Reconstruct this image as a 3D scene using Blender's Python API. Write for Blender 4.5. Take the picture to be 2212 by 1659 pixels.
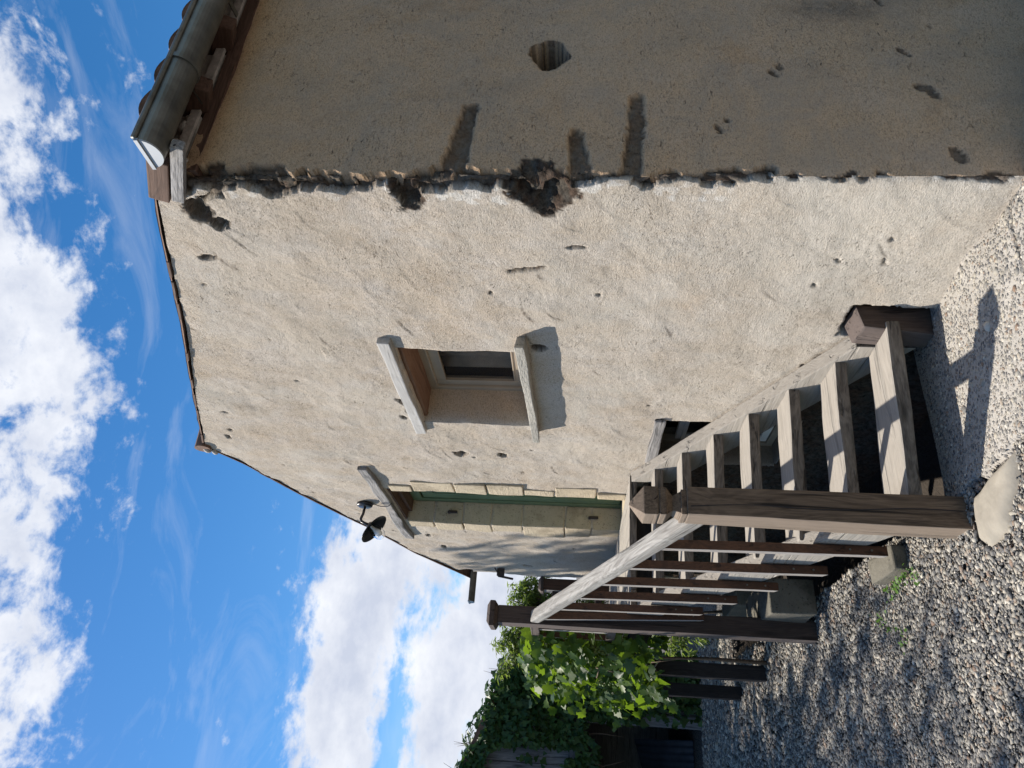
import bpy, bmesh, math, random
import numpy as np
from math import radians, sin, cos, pi
from mathutils import Vector, Matrix
random.seed(7); RNG = np.random.default_rng(7)
SC = bpy.context.scene
for o in list(bpy.data.objects): bpy.data.objects.remove(o)

# ------------------------------------------------------------------ camera
# world: the gable wall is the plane y = 0 (facing -y), house corner at the origin, z up
CAM = Vector((2.198, -2.183, 1.75))
PITCH, ROLL, AZ = radians(5.36), radians(1.4), radians(28.7)
f0 = Vector((-cos(AZ), sin(AZ), 0)); r0 = Vector((sin(AZ), cos(AZ), 0)); up = Vector((0, 0, 1))
FW = f0*cos(PITCH) + up*sin(PITCH); u1 = up*cos(PITCH) - f0*sin(PITCH)
RT = r0*cos(ROLL) + u1*sin(ROLL); UP = u1*cos(ROLL) - r0*sin(ROLL)
cd = bpy.data.cameras.new("camera"); cam = bpy.data.objects.new("camera", cd); SC.collection.objects.link(cam)
cd.sensor_width = 36; cd.lens = 36*1555/2212; cd.clip_end = 3000; cd.clip_start = 0.05
cx, cy, cz = -UP, RT, -FW                       # the phone was held upright: the frame is turned a quarter
cam.matrix_world = Matrix(((cx.x, cy.x, cz.x, CAM.x), (cx.y, cy.y, cz.y, CAM.y), (cx.z, cy.z, cz.z, CAM.z), (0, 0, 0, 1)))
SC.camera = cam

# ------------------------------------------------------------------ light
SUNV = Vector((-0.51, -0.49, 1.0)).normalized()
ELEV = math.asin(SUNV.z); ROTZ = math.atan2(SUNV.x, SUNV.y)
sl = bpy.data.lights.new("sun", 'SUN'); sl.energy = 4.6; sl.angle = radians(0.53); sl.color = (1.0, 0.93, 0.83)
so = bpy.data.objects.new("sun", sl); SC.collection.objects.link(so)
so.rotation_euler = SUNV.to_track_quat('Z', 'Y').to_euler(); so.location = (-6, -8, 20)
SC.view_settings.view_transform = 'Standard'; SC.view_settings.look = 'None'
SC.view_settings.gamma = 1.0; SC.view_settings.exposure = 0.68


class NT:
    """small node helper"""
    def __init__(s, tree): s.t = tree; s.n = tree.nodes; s.l = tree.links
    def new(s, typ, **kw):
        nd = s.n.new(typ)
        for k, v in kw.items(): setattr(nd, k, v)
        return nd
    def put(s, sock, v):
        if isinstance(v, bpy.types.NodeSocket): s.l.new(v, sock)
        elif v is not None: sock.default_value = v
    def math(s, op, a, b=None, c=None, clamp=False):
        nd = s.new('ShaderNodeMath', operation=op, use_clamp=clamp)
        for i, v in enumerate((a, b, c)):
            if v is not None: s.put(nd.inputs[i], v)
        return nd.outputs[0]
    def noise(s, vec, scale, detail=4, rough=0.55, dist=0.0, out='Fac'):
        nd = s.new('ShaderNodeTexNoise'); s.put(nd.inputs['Vector'], vec)
        nd.inputs['Scale'].default_value = scale; nd.inputs['Detail'].default_value = detail
        nd.inputs['Roughness'].default_value = rough; nd.inputs['Distortion'].default_value = dist
        return nd.outputs[out]
    def voro(s, vec, scale, feature='F1', out='Distance', rand=1.0):
        nd = s.new('ShaderNodeTexVoronoi', feature=feature); s.put(nd.inputs['Vector'], vec)
        nd.inputs['Scale'].default_value = scale; nd.inputs['Randomness'].default_value = rand
        return nd.outputs[out]
    def map(s, vec, sc=(1, 1, 1), loc=(0, 0, 0), rot=(0, 0, 0)):
        nd = s.new('ShaderNodeMapping'); s.put(nd.inputs['Vector'], vec)
        nd.inputs['Scale'].default_value = sc; nd.inputs['Location'].default_value = loc; nd.inputs['Rotation'].default_value = rot
        return nd.outputs[0]
    def ramp(s, fac, stops):
        nd = s.new('ShaderNodeValToRGB'); s.put(nd.inputs[0], fac); cr = nd.color_ramp
        while len(cr.elements) < len(stops): cr.elements.new(0.5)
        for e, (p, c) in zip(cr.elements, stops):
            e.position = p; e.color = (*c, 1) if len(c) == 3 else c
        return nd.outputs[0]
    def rng(s, v, a, b, c=0.0, d=1.0, smooth=False):
        nd = s.new('ShaderNodeMapRange', interpolation_type='SMOOTHSTEP' if smooth else 'LINEAR'); s.put(nd.inputs[0], v)
        for i, x in enumerate((a, b, c, d)): nd.inputs[i+1].default_value = x
        return nd.outputs[0]
    def mix(s, fac, a, b, mode='MIX'):
        nd = s.new('ShaderNodeMix', data_type='RGBA', blend_type=mode); s.put(nd.inputs[0], fac)
        s.put(nd.inputs[6], (*a, 1) if isinstance(a, tuple) and len(a) == 3 else a)
        s.put(nd.inputs[7], (*b, 1) if isinstance(b, tuple) and len(b) == 3 else b)
        return nd.outputs[2]
    def bump(s, h, dist, strength=1.0, prev=None):
        nd = s.new('ShaderNodeBump'); s.put(nd.inputs['Height'], h); nd.inputs['Distance'].default_value = dist
        nd.inputs['Strength'].default_value = strength
        if prev is not None: s.put(nd.inputs['Normal'], prev)
        return nd.outputs[0]
    def attr(s, name, out='Fac'):
        nd = s.new('ShaderNodeAttribute', attribute_name=name); return nd.outputs[out]
    def pos(s): return s.new('ShaderNodeNewGeometry').outputs['Position']
    def xyz(s, v):
        nd = s.new('ShaderNodeSeparateXYZ'); s.put(nd.inputs[0], v); return nd.outputs
    def rnd(s): return s.new('ShaderNodeObjectInfo').outputs['Random']


def mat(name, fn):
    m = bpy.data.materials.new(name); m.use_nodes = True
    t = NT(m.node_tree); b = m.node_tree.nodes['Principled BSDF']
    fn(t, b); return m


# ------------------------------------------------------------------ sky with clouds (world)
W = bpy.data.worlds.new("World"); SC.world = W; W.use_nodes = True
t = NT(W.node_tree); bg = W.node_tree.nodes['Background']
sky = t.new('ShaderNodeTexSky', sky_type='NISHITA'); sky.sun_disc = False
sky.sun_elevation = ELEV; sky.sun_rotation = ROTZ; sky.air_density = 1.0; sky.dust_density = 0.35; sky.ozone_density = 2.2
tc = t.new('ShaderNodeTexCoord').outputs['Generated']
dx, dy, dz = t.xyz(tc)
az = t.math('MULTIPLY', t.math('ARCTAN2', dy, t.math('MULTIPLY', dx, -1)), 57.2958)
el = t.math('MULTIPLY', t.math('ARCSINE', dz), 57.2958)
comb = t.new('ShaderNodeCombineXYZ'); t.put(comb.inputs[0], az); t.put(comb.inputs[1], el); ae = comb.outputs[0]
# cloud banks: azimuth, elevation, half width, half height, weight (degrees)
BANKS = [(38, 43, 60, 6.4, .80), (52, 38.5, 6, 3.0, .55), (42.5, 37.6, 3.2, 2.2, -.25), (36, 38.5, 5, 3.6, .5), (28, 36.5, 4.5, 3.6, .5), (20, 37, 6, 4, .35), (3, 37.5, 9, 4.4, .75),
         (12, 34.6, 3, 1.8, -.5),
         (9, 16.5, 9, 3.6, 1.25), (1, 16.6, 7, 2.6, .8), (17, 12, 5, 4, .85), (13.5, 9, 3.2, 1.2, -.55), (5, 9.8, 9, 2.5, 1.1), (11, 6, 9, 3.2, 1.0), (0, 2, 60, 4.2, 1.1),
         (3.5, 12.8, 4.5, .6, -.6), (75, 22, 22, 5, .7), (-50, 25, 25, 8, .9), (-120, 30, 40, 10, .9), (150, 25, 40, 9, .8)]
acc = None
for (a, e, ra, re, w) in BANKS:
    u = t.math('DIVIDE', t.math('SUBTRACT', az, a), ra); v = t.math('DIVIDE', t.math('SUBTRACT', el, e), re)
    q = t.math('ADD', t.math('MULTIPLY', u, u), t.math('MULTIPLY', v, v))
    g = t.math('MULTIPLY', t.math('EXPONENT', t.math('MULTIPLY', q, -1)), w)
    acc = g if acc is None else t.math('ADD', acc, g)
n1 = t.noise(t.map(ae, (1, 1.5, 1)), 0.22, 10, 0.62, 0.3)
n2 = t.noise(t.map(ae, (1, 1.7, 1), (31, 7, 0)), 0.75, 8, 0.6)
fld = t.math('ADD', acc, t.math('ADD', t.math('MULTIPLY', t.math('SUBTRACT', n1, .5), 2.2), t.math('MULTIPLY', t.math('SUBTRACT', n2, .5), .95)))
cm = t.rng(fld, .30, .95, 0, 1, True)
thin = t.math('MULTIPLY', t.rng(t.noise(t.map(ae, (0.35, 1.5, 1), (3, 9, 0), (0, 0, .5)), .16, 7, .6, 1.2), .52, .78), .22)
cover = t.math('MAXIMUM', cm, thin)
shade = t.rng(t.math('ADD', t.noise(t.map(ae, (1, 1.3, 1), (5, 3, 0)), .2, 6, .55), t.math('MULTIPLY', fld, .22)), .48, .95)
ccol = t.mix(shade, (6.2, 6.35, 6.7), (3.9, 4.25, 5.1))
hsv = t.new('ShaderNodeHueSaturation'); t.put(hsv.inputs['Color'], sky.outputs[0]); hsv.inputs['Saturation'].default_value = 1.36
hsv.inputs['Value'].default_value = .95
skyc = t.mix(cover, hsv.outputs[0], ccol)
t.put(bg.inputs[0], skyc); bg.inputs[1].default_value = 0.10

# ------------------------------------------------------------------ noise
def _h(ix, iy, iz):
    n = (ix*374761393 + iy*668265263 + iz*1274126177) & 0xffffffff
    n = ((n ^ (n >> 13))*1274126177) & 0xffffffff
    return ((n ^ (n >> 16)) & 0xffff)/32767.5 - 1
def vn(x, y, z=0.0):
    x, y, z = np.broadcast_arrays(np.asarray(x, float), np.asarray(y, float), np.asarray(z, float))
    ix, iy, iz = (np.floor(q).astype(np.int64) for q in (x, y, z))
    fx, fy, fz = x-ix, y-iy, z-iz
    fx, fy, fz = (q*q*(3-2*q) for q in (fx, fy, fz)); r = 0
    for a in (0, 1):
        for b in (0, 1):
            for c in (0, 1):
                r = r + _h(ix+a, iy+b, iz+c)*(fx if a else 1-fx)*(fy if b else 1-fy)*(fz if c else 1-fz)
    return r
def fbm(x, y, z=0.0, o=4):
    r = 0; a = 1.0; s = 0
    for i in range(o):
        k = 2.03**i; r = r + a*vn(x*k+i*7.1, y*k+i*3.7, np.asarray(z)*k+i*5.3); s += a; a *= .5
    return r/s*1.4
def sst(a, b, x):
    q = np.clip((np.asarray(x, float)-a)/(b-a), 0, 1); return q*q*(3-2*q)

def worley(x, y):
    """nearest cell: feature point x, y and a random number per cell"""
    ix, iy = np.floor(x).astype(np.int64), np.floor(y).astype(np.int64); bd = np.full(x.shape, 9e9); bx = np.zeros(x.shape); by = bx.copy(); bh = bx.copy()
    for a in (-1, 0, 1):
        for b in (-1, 0, 1):
            cx_, cy_ = ix+a, iy+b; px = cx_+.5+.46*_h(cx_, cy_, np.int64(3)); py = cy_+.5+.46*_h(cx_, cy_, np.int64(11)); q = (x-px)**2+(y-py)**2
            k = q < bd; bd = np.where(k, q, bd); bx = np.where(k, px, bx); by = np.where(k, py, by); bh = np.where(k, .5+.5*_h(cx_, cy_, np.int64(29)), bh)
    return bx, by, bh
# ------------------------------------------------------------------ object helpers
COL = SC.collection
def tag(o, label=None, cat=None, group=None, kind=None):
    if label: o['label'] = label
    if cat: o['category'] = cat
    if group: o['group'] = group
    if kind: o['kind'] = kind
    return o
def empty(name, loc, label=None, cat=None, group=None):
    o = bpy.data.objects.new(name, None); o.location = loc; o.empty_display_size = .1; COL.objects.link(o)
    return tag(o, label, cat, group)
def mesh_obj(name, V, F, m, parent=None, smooth=False, attrs=None):
    """V world coordinates (n,3); F list of faces or (m,k) array"""
    me = bpy.data.meshes.new(name); V = np.asarray(V, np.float32)
    if isinstance(F, np.ndarray):
        k = F.shape[1]; nf = len(F)
        me.vertices.add(len(V)); me.vertices.foreach_set('co', V.ravel())
        me.loops.add(nf*k); me.loops.foreach_set('vertex_index', F.astype(np.int32).ravel())
        me.polygons.add(nf); me.polygons.foreach_set('loop_start', np.arange(0, nf*k, k, dtype=np.int32))
        me.update(calc_edges=True); me.validate()
    else:
        me.from_pydata([tuple(v) for v in V], [], [tuple(f) for f in F]); me.update()
    if smooth: me.polygons.foreach_set('use_smooth', np.ones(len(me.polygons), bool))
    for an, av in (attrs or {}).items():
        av = np.asarray(av, np.float32)
        if av.ndim == 1:
            at = me.attributes.new(an, 'FLOAT', 'POINT'); at.data.foreach_set('value', av)
        else:
            at = me.attributes.new(an, 'FLOAT_VECTOR', 'POINT'); at.data.foreach_set('vector', av.ravel())
    me.materials.append(m)
    o = bpy.data.objects.new(name, me); COL.objects.link(o)
    if parent is not None:
        o.parent = parent
        off = Vector((0, 0, 0)); p = parent
        while p is not None: off += Vector(p.location); p = p.parent
        o.location = -off
    return o

class MB:
    """collects solid pieces (with a wood-grain coordinate per vertex) into one mesh"""
    def __init__(s): s.V = []; s.F = []; s.G = []; s.n = 0
    def add(s, V, F, G=None):
        V = np.asarray(V, float); s.V.append(V); s.F += [[i+s.n for i in f] for f in F]
        s.G.append(np.asarray(G, float) if G is not None else V); s.n += len(V); return s
    def hexa(s, C8, bev=0.004, cuts=0, wob=0.0, axis=0):
        """C8: corners ordered x-,x+ / y-,y+ / z-,z+ (x fastest)"""
        bm = bmesh.new(); vs = [bm.verts.new(c) for c in C8]
        for f in ((0, 2, 3, 1), (4, 5, 7, 6), (0, 1, 5, 4), (2, 6, 7, 3), (0, 4, 6, 2), (1, 3, 7, 5)): bm.faces.new([vs[i] for i in f])
        e0 = np.array(C8, float)
        ax = [e0[[1, 3, 5, 7]].mean(0)-e0[[0, 2, 4, 6]].mean(0), e0[[2, 3, 6, 7]].mean(0)-e0[[0, 1, 4, 5]].mean(0), e0[4:].mean(0)-e0[:4].mean(0)]
        L = [np.linalg.norm(a) for a in ax]
        if bev: bmesh.ops.bevel(bm, geom=list(bm.edges), offset=bev, segments=2, affect='EDGES', profile=.6)
        if cuts:
            k = int(np.argmax(L)); d = Vector(ax[k]/L[k]); c0 = Vector(e0.mean(0))
            for i in range(1, cuts):
                g = bm.verts[:] + bm.edges[:] + bm.faces[:]
                bmesh.ops.bisect_plane(bm, geom=g, plane_co=c0+d*(L[k]*(i/cuts-.5)), plane_no=d)
        bm.verts.index_update()
        V = np.array([v.co[:] for v in bm.verts]); F = [[v.index for v in f.verts] for f in bm.faces]; bm.free()
        k = int(np.argmax(L)); o = [(i) for i in range(3) if i != k]
        un = [a/max(l, 1e-6) for a, l in zip(ax, L)]; c = e0.mean(0); off = np.array([random.uniform(0, 50) for _ in range(3)])
        G = np.stack([(V-c)@un[k], (V-c)@un[o[0]], (V-c)@un[o[1]]], 1) + off
        if wob:
            for i in range(3): V[:, i] += wob*fbm(G[:, 0]*3+i*9, G[:, 1]*8, G[:, 2]*8, 3)
        return s.add(V, F, G)
    def box(s, lo, hi, **k):
        (x0, y0, z0), (x1, y1, z1) = lo, hi
        return s.hexa([(x, y, z) for z in (z0, z1) for y in (y0, y1) for x in (x0, x1)], **k)
    def bar(s, p, q, w, h, upv=(0, 0, 1), w1=None, h1=None, **k):
        """beam from p to q, width w (sideways) and height h (along upv made square)"""
        p, q = Vector(p), Vector(q); d = (q-p).normalized(); sd = d.cross(Vector(upv)).normalized(); u = sd.cross(d)
        C = []
        for zz in (-1, 1):
            for yy in (-1, 1):
                for b, ww, hh in ((p, w, h), (q, w1 or w, h1 or h)): C.append(b + sd*(yy*ww/2) + u*(zz*hh/2))
        return s.hexa(C, **k)
    def tube(s, P, R, n=10, cap=True):
        P = [Vector(p) for p in P]; R = R if hasattr(R, '__len__') else [R]*len(P); V = []; F = []; G = []
        ref = Vector((.3, .2, .93)); acc = 0
        for i, p in enumerate(P):
            d = ((P[i+1]-p) if i == 0 else (p-P[i-1]) if i == len(P)-1 else (P[i+1]-P[i-1])).normalized()
            a = d.cross(ref); a = a.normalized() if a.length > .05 else d.cross(Vector((1, 0, 0))).normalized(); b = d.cross(a)
            if i: acc += (p-P[i-1]).length
            for j in range(n):
                th = 2*pi*j/n; V.append(p + (a*cos(th)+b*sin(th))*R[i]); G.append((acc, R[i]*cos(th), R[i]*sin(th)))
        for i in range(len(P)-1):
            for j in range(n): F.append((i*n+j, i*n+(j+1) % n, (i+1)*n+(j+1) % n, (i+1)*n+j))
        if cap: F.append(tuple(range(n-1, -1, -1))); F.append(tuple(range((len(P)-1)*n, len(P)*n)))
        return s.add([tuple(v) for v in V], F, G)
    def lathe(s, prof, M, n=32, close=False):
        """profile [(r, h)] turned about the local z axis of matrix M"""
        V = []; F = []
        for r, h in prof:
            for j in range(n): V.append(tuple(M @ Vector((r*cos(2*pi*j/n), r*sin(2*pi*j/n), h))))
        for i in range(len(prof)-1):
            for j in range(n): F.append((i*n+j, i*n+(j+1) % n, (i+1)*n+(j+1) % n, (i+1)*n+j))
        return s.add(V, F)
    def prism(s, poly, M, h):
        """closed polygon in the local xy plane of M, pushed along local z by h"""
        n = len(poly); V = [tuple(M @ Vector((x, y, 0))) for x, y in poly] + [tuple(M @ Vector((x, y, h))) for x, y in poly]
        F = [tuple(range(n-1, -1, -1)), tuple(range(n, 2*n))] + [(i, (i+1) % n, n+(i+1) % n, n+i) for i in range(n)]
        return s.add(V, F)
    def rock(s, c, r, sub=2, sq=(1, 1, 1), rough=.15):
        bm = bmesh.new(); bmesh.ops.create_icosphere(bm, subdivisions=sub, radius=1)
        V = np.array([v.co[:] for v in bm.verts]); F = [[v.index for v in f.verts] for f in bm.faces]; bm.free()
        sd = random.uniform(0, 40); V = V*(1+rough*fbm(V[:, 0]*1.3+sd, V[:, 1]*1.3, V[:, 2]*1.3, 3))[:, None]
        V = np.sign(V)*np.abs(V)**.8
        return s.add(V*np.array(sq)*r+np.array(c), F)
    def build(s, name, m, parent=None, smooth=False, label=None):
        V = np.concatenate(s.V); o = mesh_obj(name, V, s.F, m, parent, smooth, {'grain': np.concatenate(s.G)})
        if label: o['label'] = label
        return o

# ------------------------------------------------------------------ materials
def plaster_fn(t, b):
    P = t.pos(); side = t.attr('side'); expo_shade = t.attr('expo_shade'); lime = t.attr('lime')
    x, y, z = t.xyz(P)
    big = t.noise(P, 1.1, 5, .6); mid = t.noise(t.map(P, (1, 1, .55), (4, 2, 9)), 5.5, 5, .6, .5); fine = t.noise(P, 70, 3, .6)
    col = t.mix(t.rng(big, .3, .7), (.49, .40, .305), (.545, .47, .38))
    col = t.mix(t.rng(mid, .42, .75), col, (.56, .50, .44))
    low = t.math('ADD', t.rng(z, 0.1, 2.3, 1, 0), t.math('MULTIPLY', t.math('SUBTRACT', mid, .5), 1.2), clamp=True)
    col = t.mix(t.math('MULTIPLY', low, .75), col, (.59, .545, .475))
    dirt = t.rng(t.noise(t.map(P, (1, 1, .35), (7, 1, 3)), 3.1, 8, .7, .4), .56, .74)
    col = t.mix(t.math('MULTIPLY', dirt, .6), col, (.31, .25, .19))
    och = t.rng(t.noise(t.map(P, loc=(2, 8, 5)), 2.0, 6, .65), .57, .72)
    col = t.mix(t.math('MULTIPLY', och, .35), col, (.46, .32, .19))
    # browner, dirtier side wall; base also lifted and warmed to offset its shade
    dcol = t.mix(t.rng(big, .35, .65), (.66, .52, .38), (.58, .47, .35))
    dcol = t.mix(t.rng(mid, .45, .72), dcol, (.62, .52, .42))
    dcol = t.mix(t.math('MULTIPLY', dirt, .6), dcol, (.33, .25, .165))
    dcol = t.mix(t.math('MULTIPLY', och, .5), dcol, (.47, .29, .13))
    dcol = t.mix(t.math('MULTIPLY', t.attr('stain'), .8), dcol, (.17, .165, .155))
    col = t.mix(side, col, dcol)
    fl = t.rng(t.voro(t.map(P, (1, 1, .7)), 9, out='Distance'), .0, .10, 1, 0)
    fl = t.math('MULTIPLY', fl, t.rng(t.noise(P, 2.3, 3), .5, .62))
    col = t.mix(t.math('MULTIPLY', fl, t.math('SUBTRACT', .75, t.math('MULTIPLY', side, .5))), col, (.70, .66, .60))
    sp = t.rng(t.voro(t.map(P, (1, 1, .8), (3, 3, 3)), 13, out='Distance'), .04, .085, 1, 0)
    sp = t.math('MULTIPLY', sp, t.rng(t.noise(P, 1.7, 4), .52, .66))
    col = t.mix(t.math('MULTIPLY', sp, .9), col, (.10, .075, .05))
    col = t.mix(t.math('MULTIPLY', lime, t.rng(mid, .25, .5)), col, (.74, .70, .64))
    ex = t.mix(t.rng(t.noise(P, 30, 5, .75), .30, .60), (.018, .014, .011), t.mix(t.rng(t.noise(P, 13, 3), .42, .58), (.115, .078, .056), (.12, .104, .084)))
    g2 = t.noise(t.map(P, (1, 1, 1.9)), 62, 5, .72, 1.2)
    g3 = t.noise(t.map(P, (1, 1, 1.6), (3, 3, 3)), 150, 3, .7)
    sd = t.noise(t.map(P, (1, 1, 1.7), (1, 5, 2)), 95, 4, .75, .6)
    col = t.mix(t.rng(sd, .36, .50, .55, 0), col, (.17, .13, .095))
    col = t.mix(t.rng(g2, .32, .45, .7, 0), col, (.12, .095, .07))
    col = t.mix(t.rng(sd, .52, .68, 0, .45), col, (.70, .63, .54))
    col = t.mix(t.rng(g3, .60, .72, 0, .4), col, (.76, .71, .64))
    gray = t.rng(t.noise(t.map(P, loc=(1, 4, 8)), 1.5, 7, .68, .7), .50, .68)
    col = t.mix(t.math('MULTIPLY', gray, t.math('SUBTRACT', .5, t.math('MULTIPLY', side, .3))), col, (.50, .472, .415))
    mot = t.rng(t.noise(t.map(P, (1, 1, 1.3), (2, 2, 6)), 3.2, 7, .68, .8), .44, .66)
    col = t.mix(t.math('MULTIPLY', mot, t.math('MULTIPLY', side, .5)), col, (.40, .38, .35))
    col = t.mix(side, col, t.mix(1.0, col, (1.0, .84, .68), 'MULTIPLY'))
    wht = t.rng(t.noise(t.map(P, loc=(9, 3, 3)), .9, 6, .62), .46, .66)
    col = t.mix(t.math('MULTIPLY', wht, t.math('SUBTRACT', .4, t.math('MULTIPLY', side, .4))), col, (.62, .57, .49))
    col = t.mix(expo_shade, col, ex)
    t.put(b.inputs['Base Color'], col); b.inputs['Roughness'].default_value = .95
    b.inputs['Specular IOR Level'].default_value = .15
    fle = t.math('MULTIPLY', t.rng(t.noise(t.map(P, (1, 1, 2.4), (2, 7, 2), (0, .5, 0)), 34, 5, .7, 1.5), .60, .68), t.rng(t.noise(t.map(P, loc=(6, 1, 1)), 2.6, 5, .65), .44, .60))
    col = t.mix(t.math('MULTIPLY', fle, .8), col, (.12, .09, .065))
    t.put(b.inputs['Base Color'], col)
    strk = t.noise(t.map(P, (1, 1, 4), (0, 0, 0), (0, .75, 0)), 38, 5, .7, .8)
    amt = t.rng(t.noise(t.map(P, loc=(8, 8, 1)), 1.6, 4), .35, .65, .45, 1.0)
    h = t.math('ADD', t.math('ADD', t.math('MULTIPLY', g2, 1.0), t.math('MULTIPLY', g3, .55)), t.math('SUBTRACT', t.math('MULTIPLY', t.math('MULTIPLY', strk, amt), .7), t.math('MULTIPLY', fle, .8)))
    n = t.bump(h, .007, 1.0); n = t.bump(t.noise(P, 9, 6, .65), .012, .3, n)
    t.put(b.inputs['Normal'], n)
PLASTER = mat('lime_render', plaster_fn)

def stone_fn(t, b, c1=(.47, .41, .33), c2=(.41, .36, .29), c3=(.27, .23, .17)):
    P = t.pos(); n = t.noise(P, 6, 7, .65); r = t.rnd()
    col = t.mix(t.rng(n, .3, .65), c1, c2); col = t.mix(t.rng(t.noise(P, 3, 6, .7), .52, .72), col, c3)
    col = t.mix(t.rng(t.noise(t.map(P, (1, 1, 1), (9, 9, 9)), 60, 3), .6, .75), col, tuple(q*.4 for q in c3))
    t.put(b.inputs['Base Color'], col); b.inputs['Roughness'].default_value = .92
    tool = t.noise(t.map(P, (9, 9, 60), rot=(0, .5, 0)), 2.2, 3, .6)
    t.put(b.inputs['Normal'], t.bump(t.math('ADD', tool, t.noise(P, 40, 5, .7)), .007, .9))
STONE = mat('cut_limestone', lambda t, b: stone_fn(t, b, (.54, .45, .315), (.45, .375, .265), (.29, .23, .15)))
OLDSTONE = mat('grey_stone', lambda t, b: stone_fn(t, b, (.17, .155, .12), (.11, .10, .078), (.04, .038, .026)))
SILL = mat('lichen_stone', lambda t, b: stone_fn(t, b, (.42, .39, .33), (.33, .31, .27), (.19, .19, .16)))

def wood_fn(t, b, c1, c2, crack=.6, rough=.8, stretch=2.0, bump=.004, worn=None):
    G = t.attr('grain', 'Vector')
    n = t.math('ADD', t.math('MULTIPLY', t.noise(t.map(G, (stretch, 34, 34)), 1.0, 6, .66, .6), .5), t.math('MULTIPLY', t.noise(t.map(G, (stretch*2, 95, 95), (3, 3, 3)), 1.0, 5, .7, .3), .5)); rings = t.noise(t.map(G, (1.2, 9, 9)), 1.0, 3, .5, 2.2)
    w = t.math('SINE', t.math('MULTIPLY', rings, 42)); fac = t.math('ADD', t.math('MULTIPLY', n, .8), t.math('MULTIPLY', w, .05), clamp=True)
    col = t.mix(t.rng(fac, .28, .54), c1, c2)
    col = t.mix(t.rng(t.noise(t.map(G, (.9, 5, 5)), 1, 4), .3, .75, 0, .55), col, tuple(q*.62 for q in c1))
    kn = t.voro(t.map(G, (1.4, 7, 7), (2, 2, 2)), 1.0); kn = t.math('MULTIPLY', t.rng(kn, .06, .16, 1, 0), .75)
    col = t.mix(kn, col, tuple(q*.3 for q in c1))
    ck = t.rng(t.noise(t.map(G, (1.0, 26, 26), (5, 5, 5)), 1, 5, .5, .5), .32, .39, 1, 0)
    col = t.mix(t.math('MULTIPLY', ck, crack), col, tuple(q*.16 for q in c1))
    if worn:                                     # faces turned south and tops painted paler, for direct sunlight as well as bleaching
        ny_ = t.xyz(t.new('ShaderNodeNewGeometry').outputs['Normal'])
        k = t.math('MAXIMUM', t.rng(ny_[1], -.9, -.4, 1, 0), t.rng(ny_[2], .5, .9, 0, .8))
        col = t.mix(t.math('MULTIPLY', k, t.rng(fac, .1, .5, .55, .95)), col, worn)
    t.put(b.inputs['Base Color'], col); b.inputs['Roughness'].default_value = rough; b.inputs['Specular IOR Level'].default_value = .3
    h = t.math('SUBTRACT', fac, t.math('MULTIPLY', ck, 1.2))
    t.put(b.inputs['Normal'], t.bump(h, bump, .9))
def wood(name, c1, c2, **k): return mat(name, lambda t, b: wood_fn(t, b, c1, c2, **k))
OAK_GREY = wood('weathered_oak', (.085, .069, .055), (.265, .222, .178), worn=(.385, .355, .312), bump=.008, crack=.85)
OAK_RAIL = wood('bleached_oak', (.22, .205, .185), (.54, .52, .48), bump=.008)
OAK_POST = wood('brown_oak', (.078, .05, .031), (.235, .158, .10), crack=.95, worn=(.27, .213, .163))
OAK_UPPER = wood('dark_oak', (.05, .033, .026), (.10, .07, .055), worn=(.13, .105, .095))
OAK_RED = wood('stained_oak', (.06, .028, .016), (.13, .058, .03), rough=.55, worn=(.42, .39, .36))
BLACK_OAK = wood('blackened_oak', (.022, .018, .018), (.05, .042, .04))
LINTEL = wood('silvered_oak', (.16, .15, .145), (.46, .44, .42), crack=1.0, bump=.012)
PALE_BOARD = wood('pale_board', (.42, .40, .37), (.62, .60, .57), crack=.6)
DARK_TIMBER = wood('roof_timber', (.085, .048, .034), (.20, .12, .085))
SOFFIT = wood('soffit_board', (.20, .105, .065), (.30, .185, .125), crack=.3)
BARN_WOOD = wood('grey_planks', (.13, .125, .13), (.34, .33, .34), crack=.9)

def simple(name, c, rough=.5, metal=0.0, var=.25, sc=12, bump=0.0):
    def fn(t, b):
        P = t.pos(); n = t.noise(P, sc, 5, .6)
        t.put(b.inputs['Base Color'], t.mix(t.rng(n, .3, .7), tuple(q*(1-var) for q in c), tuple(min(1, q*(1+var)) for q in c)))
        b.inputs['Roughness'].default_value = rough; b.inputs['Metallic'].default_value = metal
        t.put(b.inputs['Roughness'], t.rng(n, .2, .8, max(.05, rough-.12), min(1, rough+.15)))
        if bump: t.put(b.inputs['Normal'], t.bump(t.noise(P, sc*3, 4), bump, .8))
    return mat(name, fn)
ZINC = simple('old_zinc', (.17, .165, .145), .45, .7, .35, 9, .002)
EAVES = simple('eaves_plaster', (.50, .44, .385), .95, 0, .3, 16, .008)
ZINC_NEW = simple('pale_zinc', (.33, .35, .37), .5, .3, .08, 6)
GREEN = simple('green_paint', (.135, .195, .105), .45, 0, .22, 5, .001)
CREAM = simple('window_paint', (.33, .272, .205), .5, 0, .1, 8)
WHITE = simple('white_paint', (.75, .74, .70), .5, 0, .08, 8)
BLACK = simple('black_enamel', (.012, .012, .015), .32, 0, .2, 20)
IRON = simple('rusty_iron', (.06, .045, .04), .7, .4, .4, 40, .002)
TILE = simple('clay_tile', (.17, .10, .07), .9, 0, .45, 14, .004)
MORTAR = simple('old_mortar', (.42, .38, .33), .95, 0, .25, 18, .01)
CEMENT = simple('pale_cement', (.28, .252, .205), .93, 0, .2, 7, .006)
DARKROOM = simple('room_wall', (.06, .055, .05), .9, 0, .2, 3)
CURTAIN = simple('curtain_cloth', (.62, .52, .41), .95, 0, .15, 9)
SHEET = simple('corrugated_steel', (.045, .052, .068), .55, .3, .3, 6)
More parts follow.
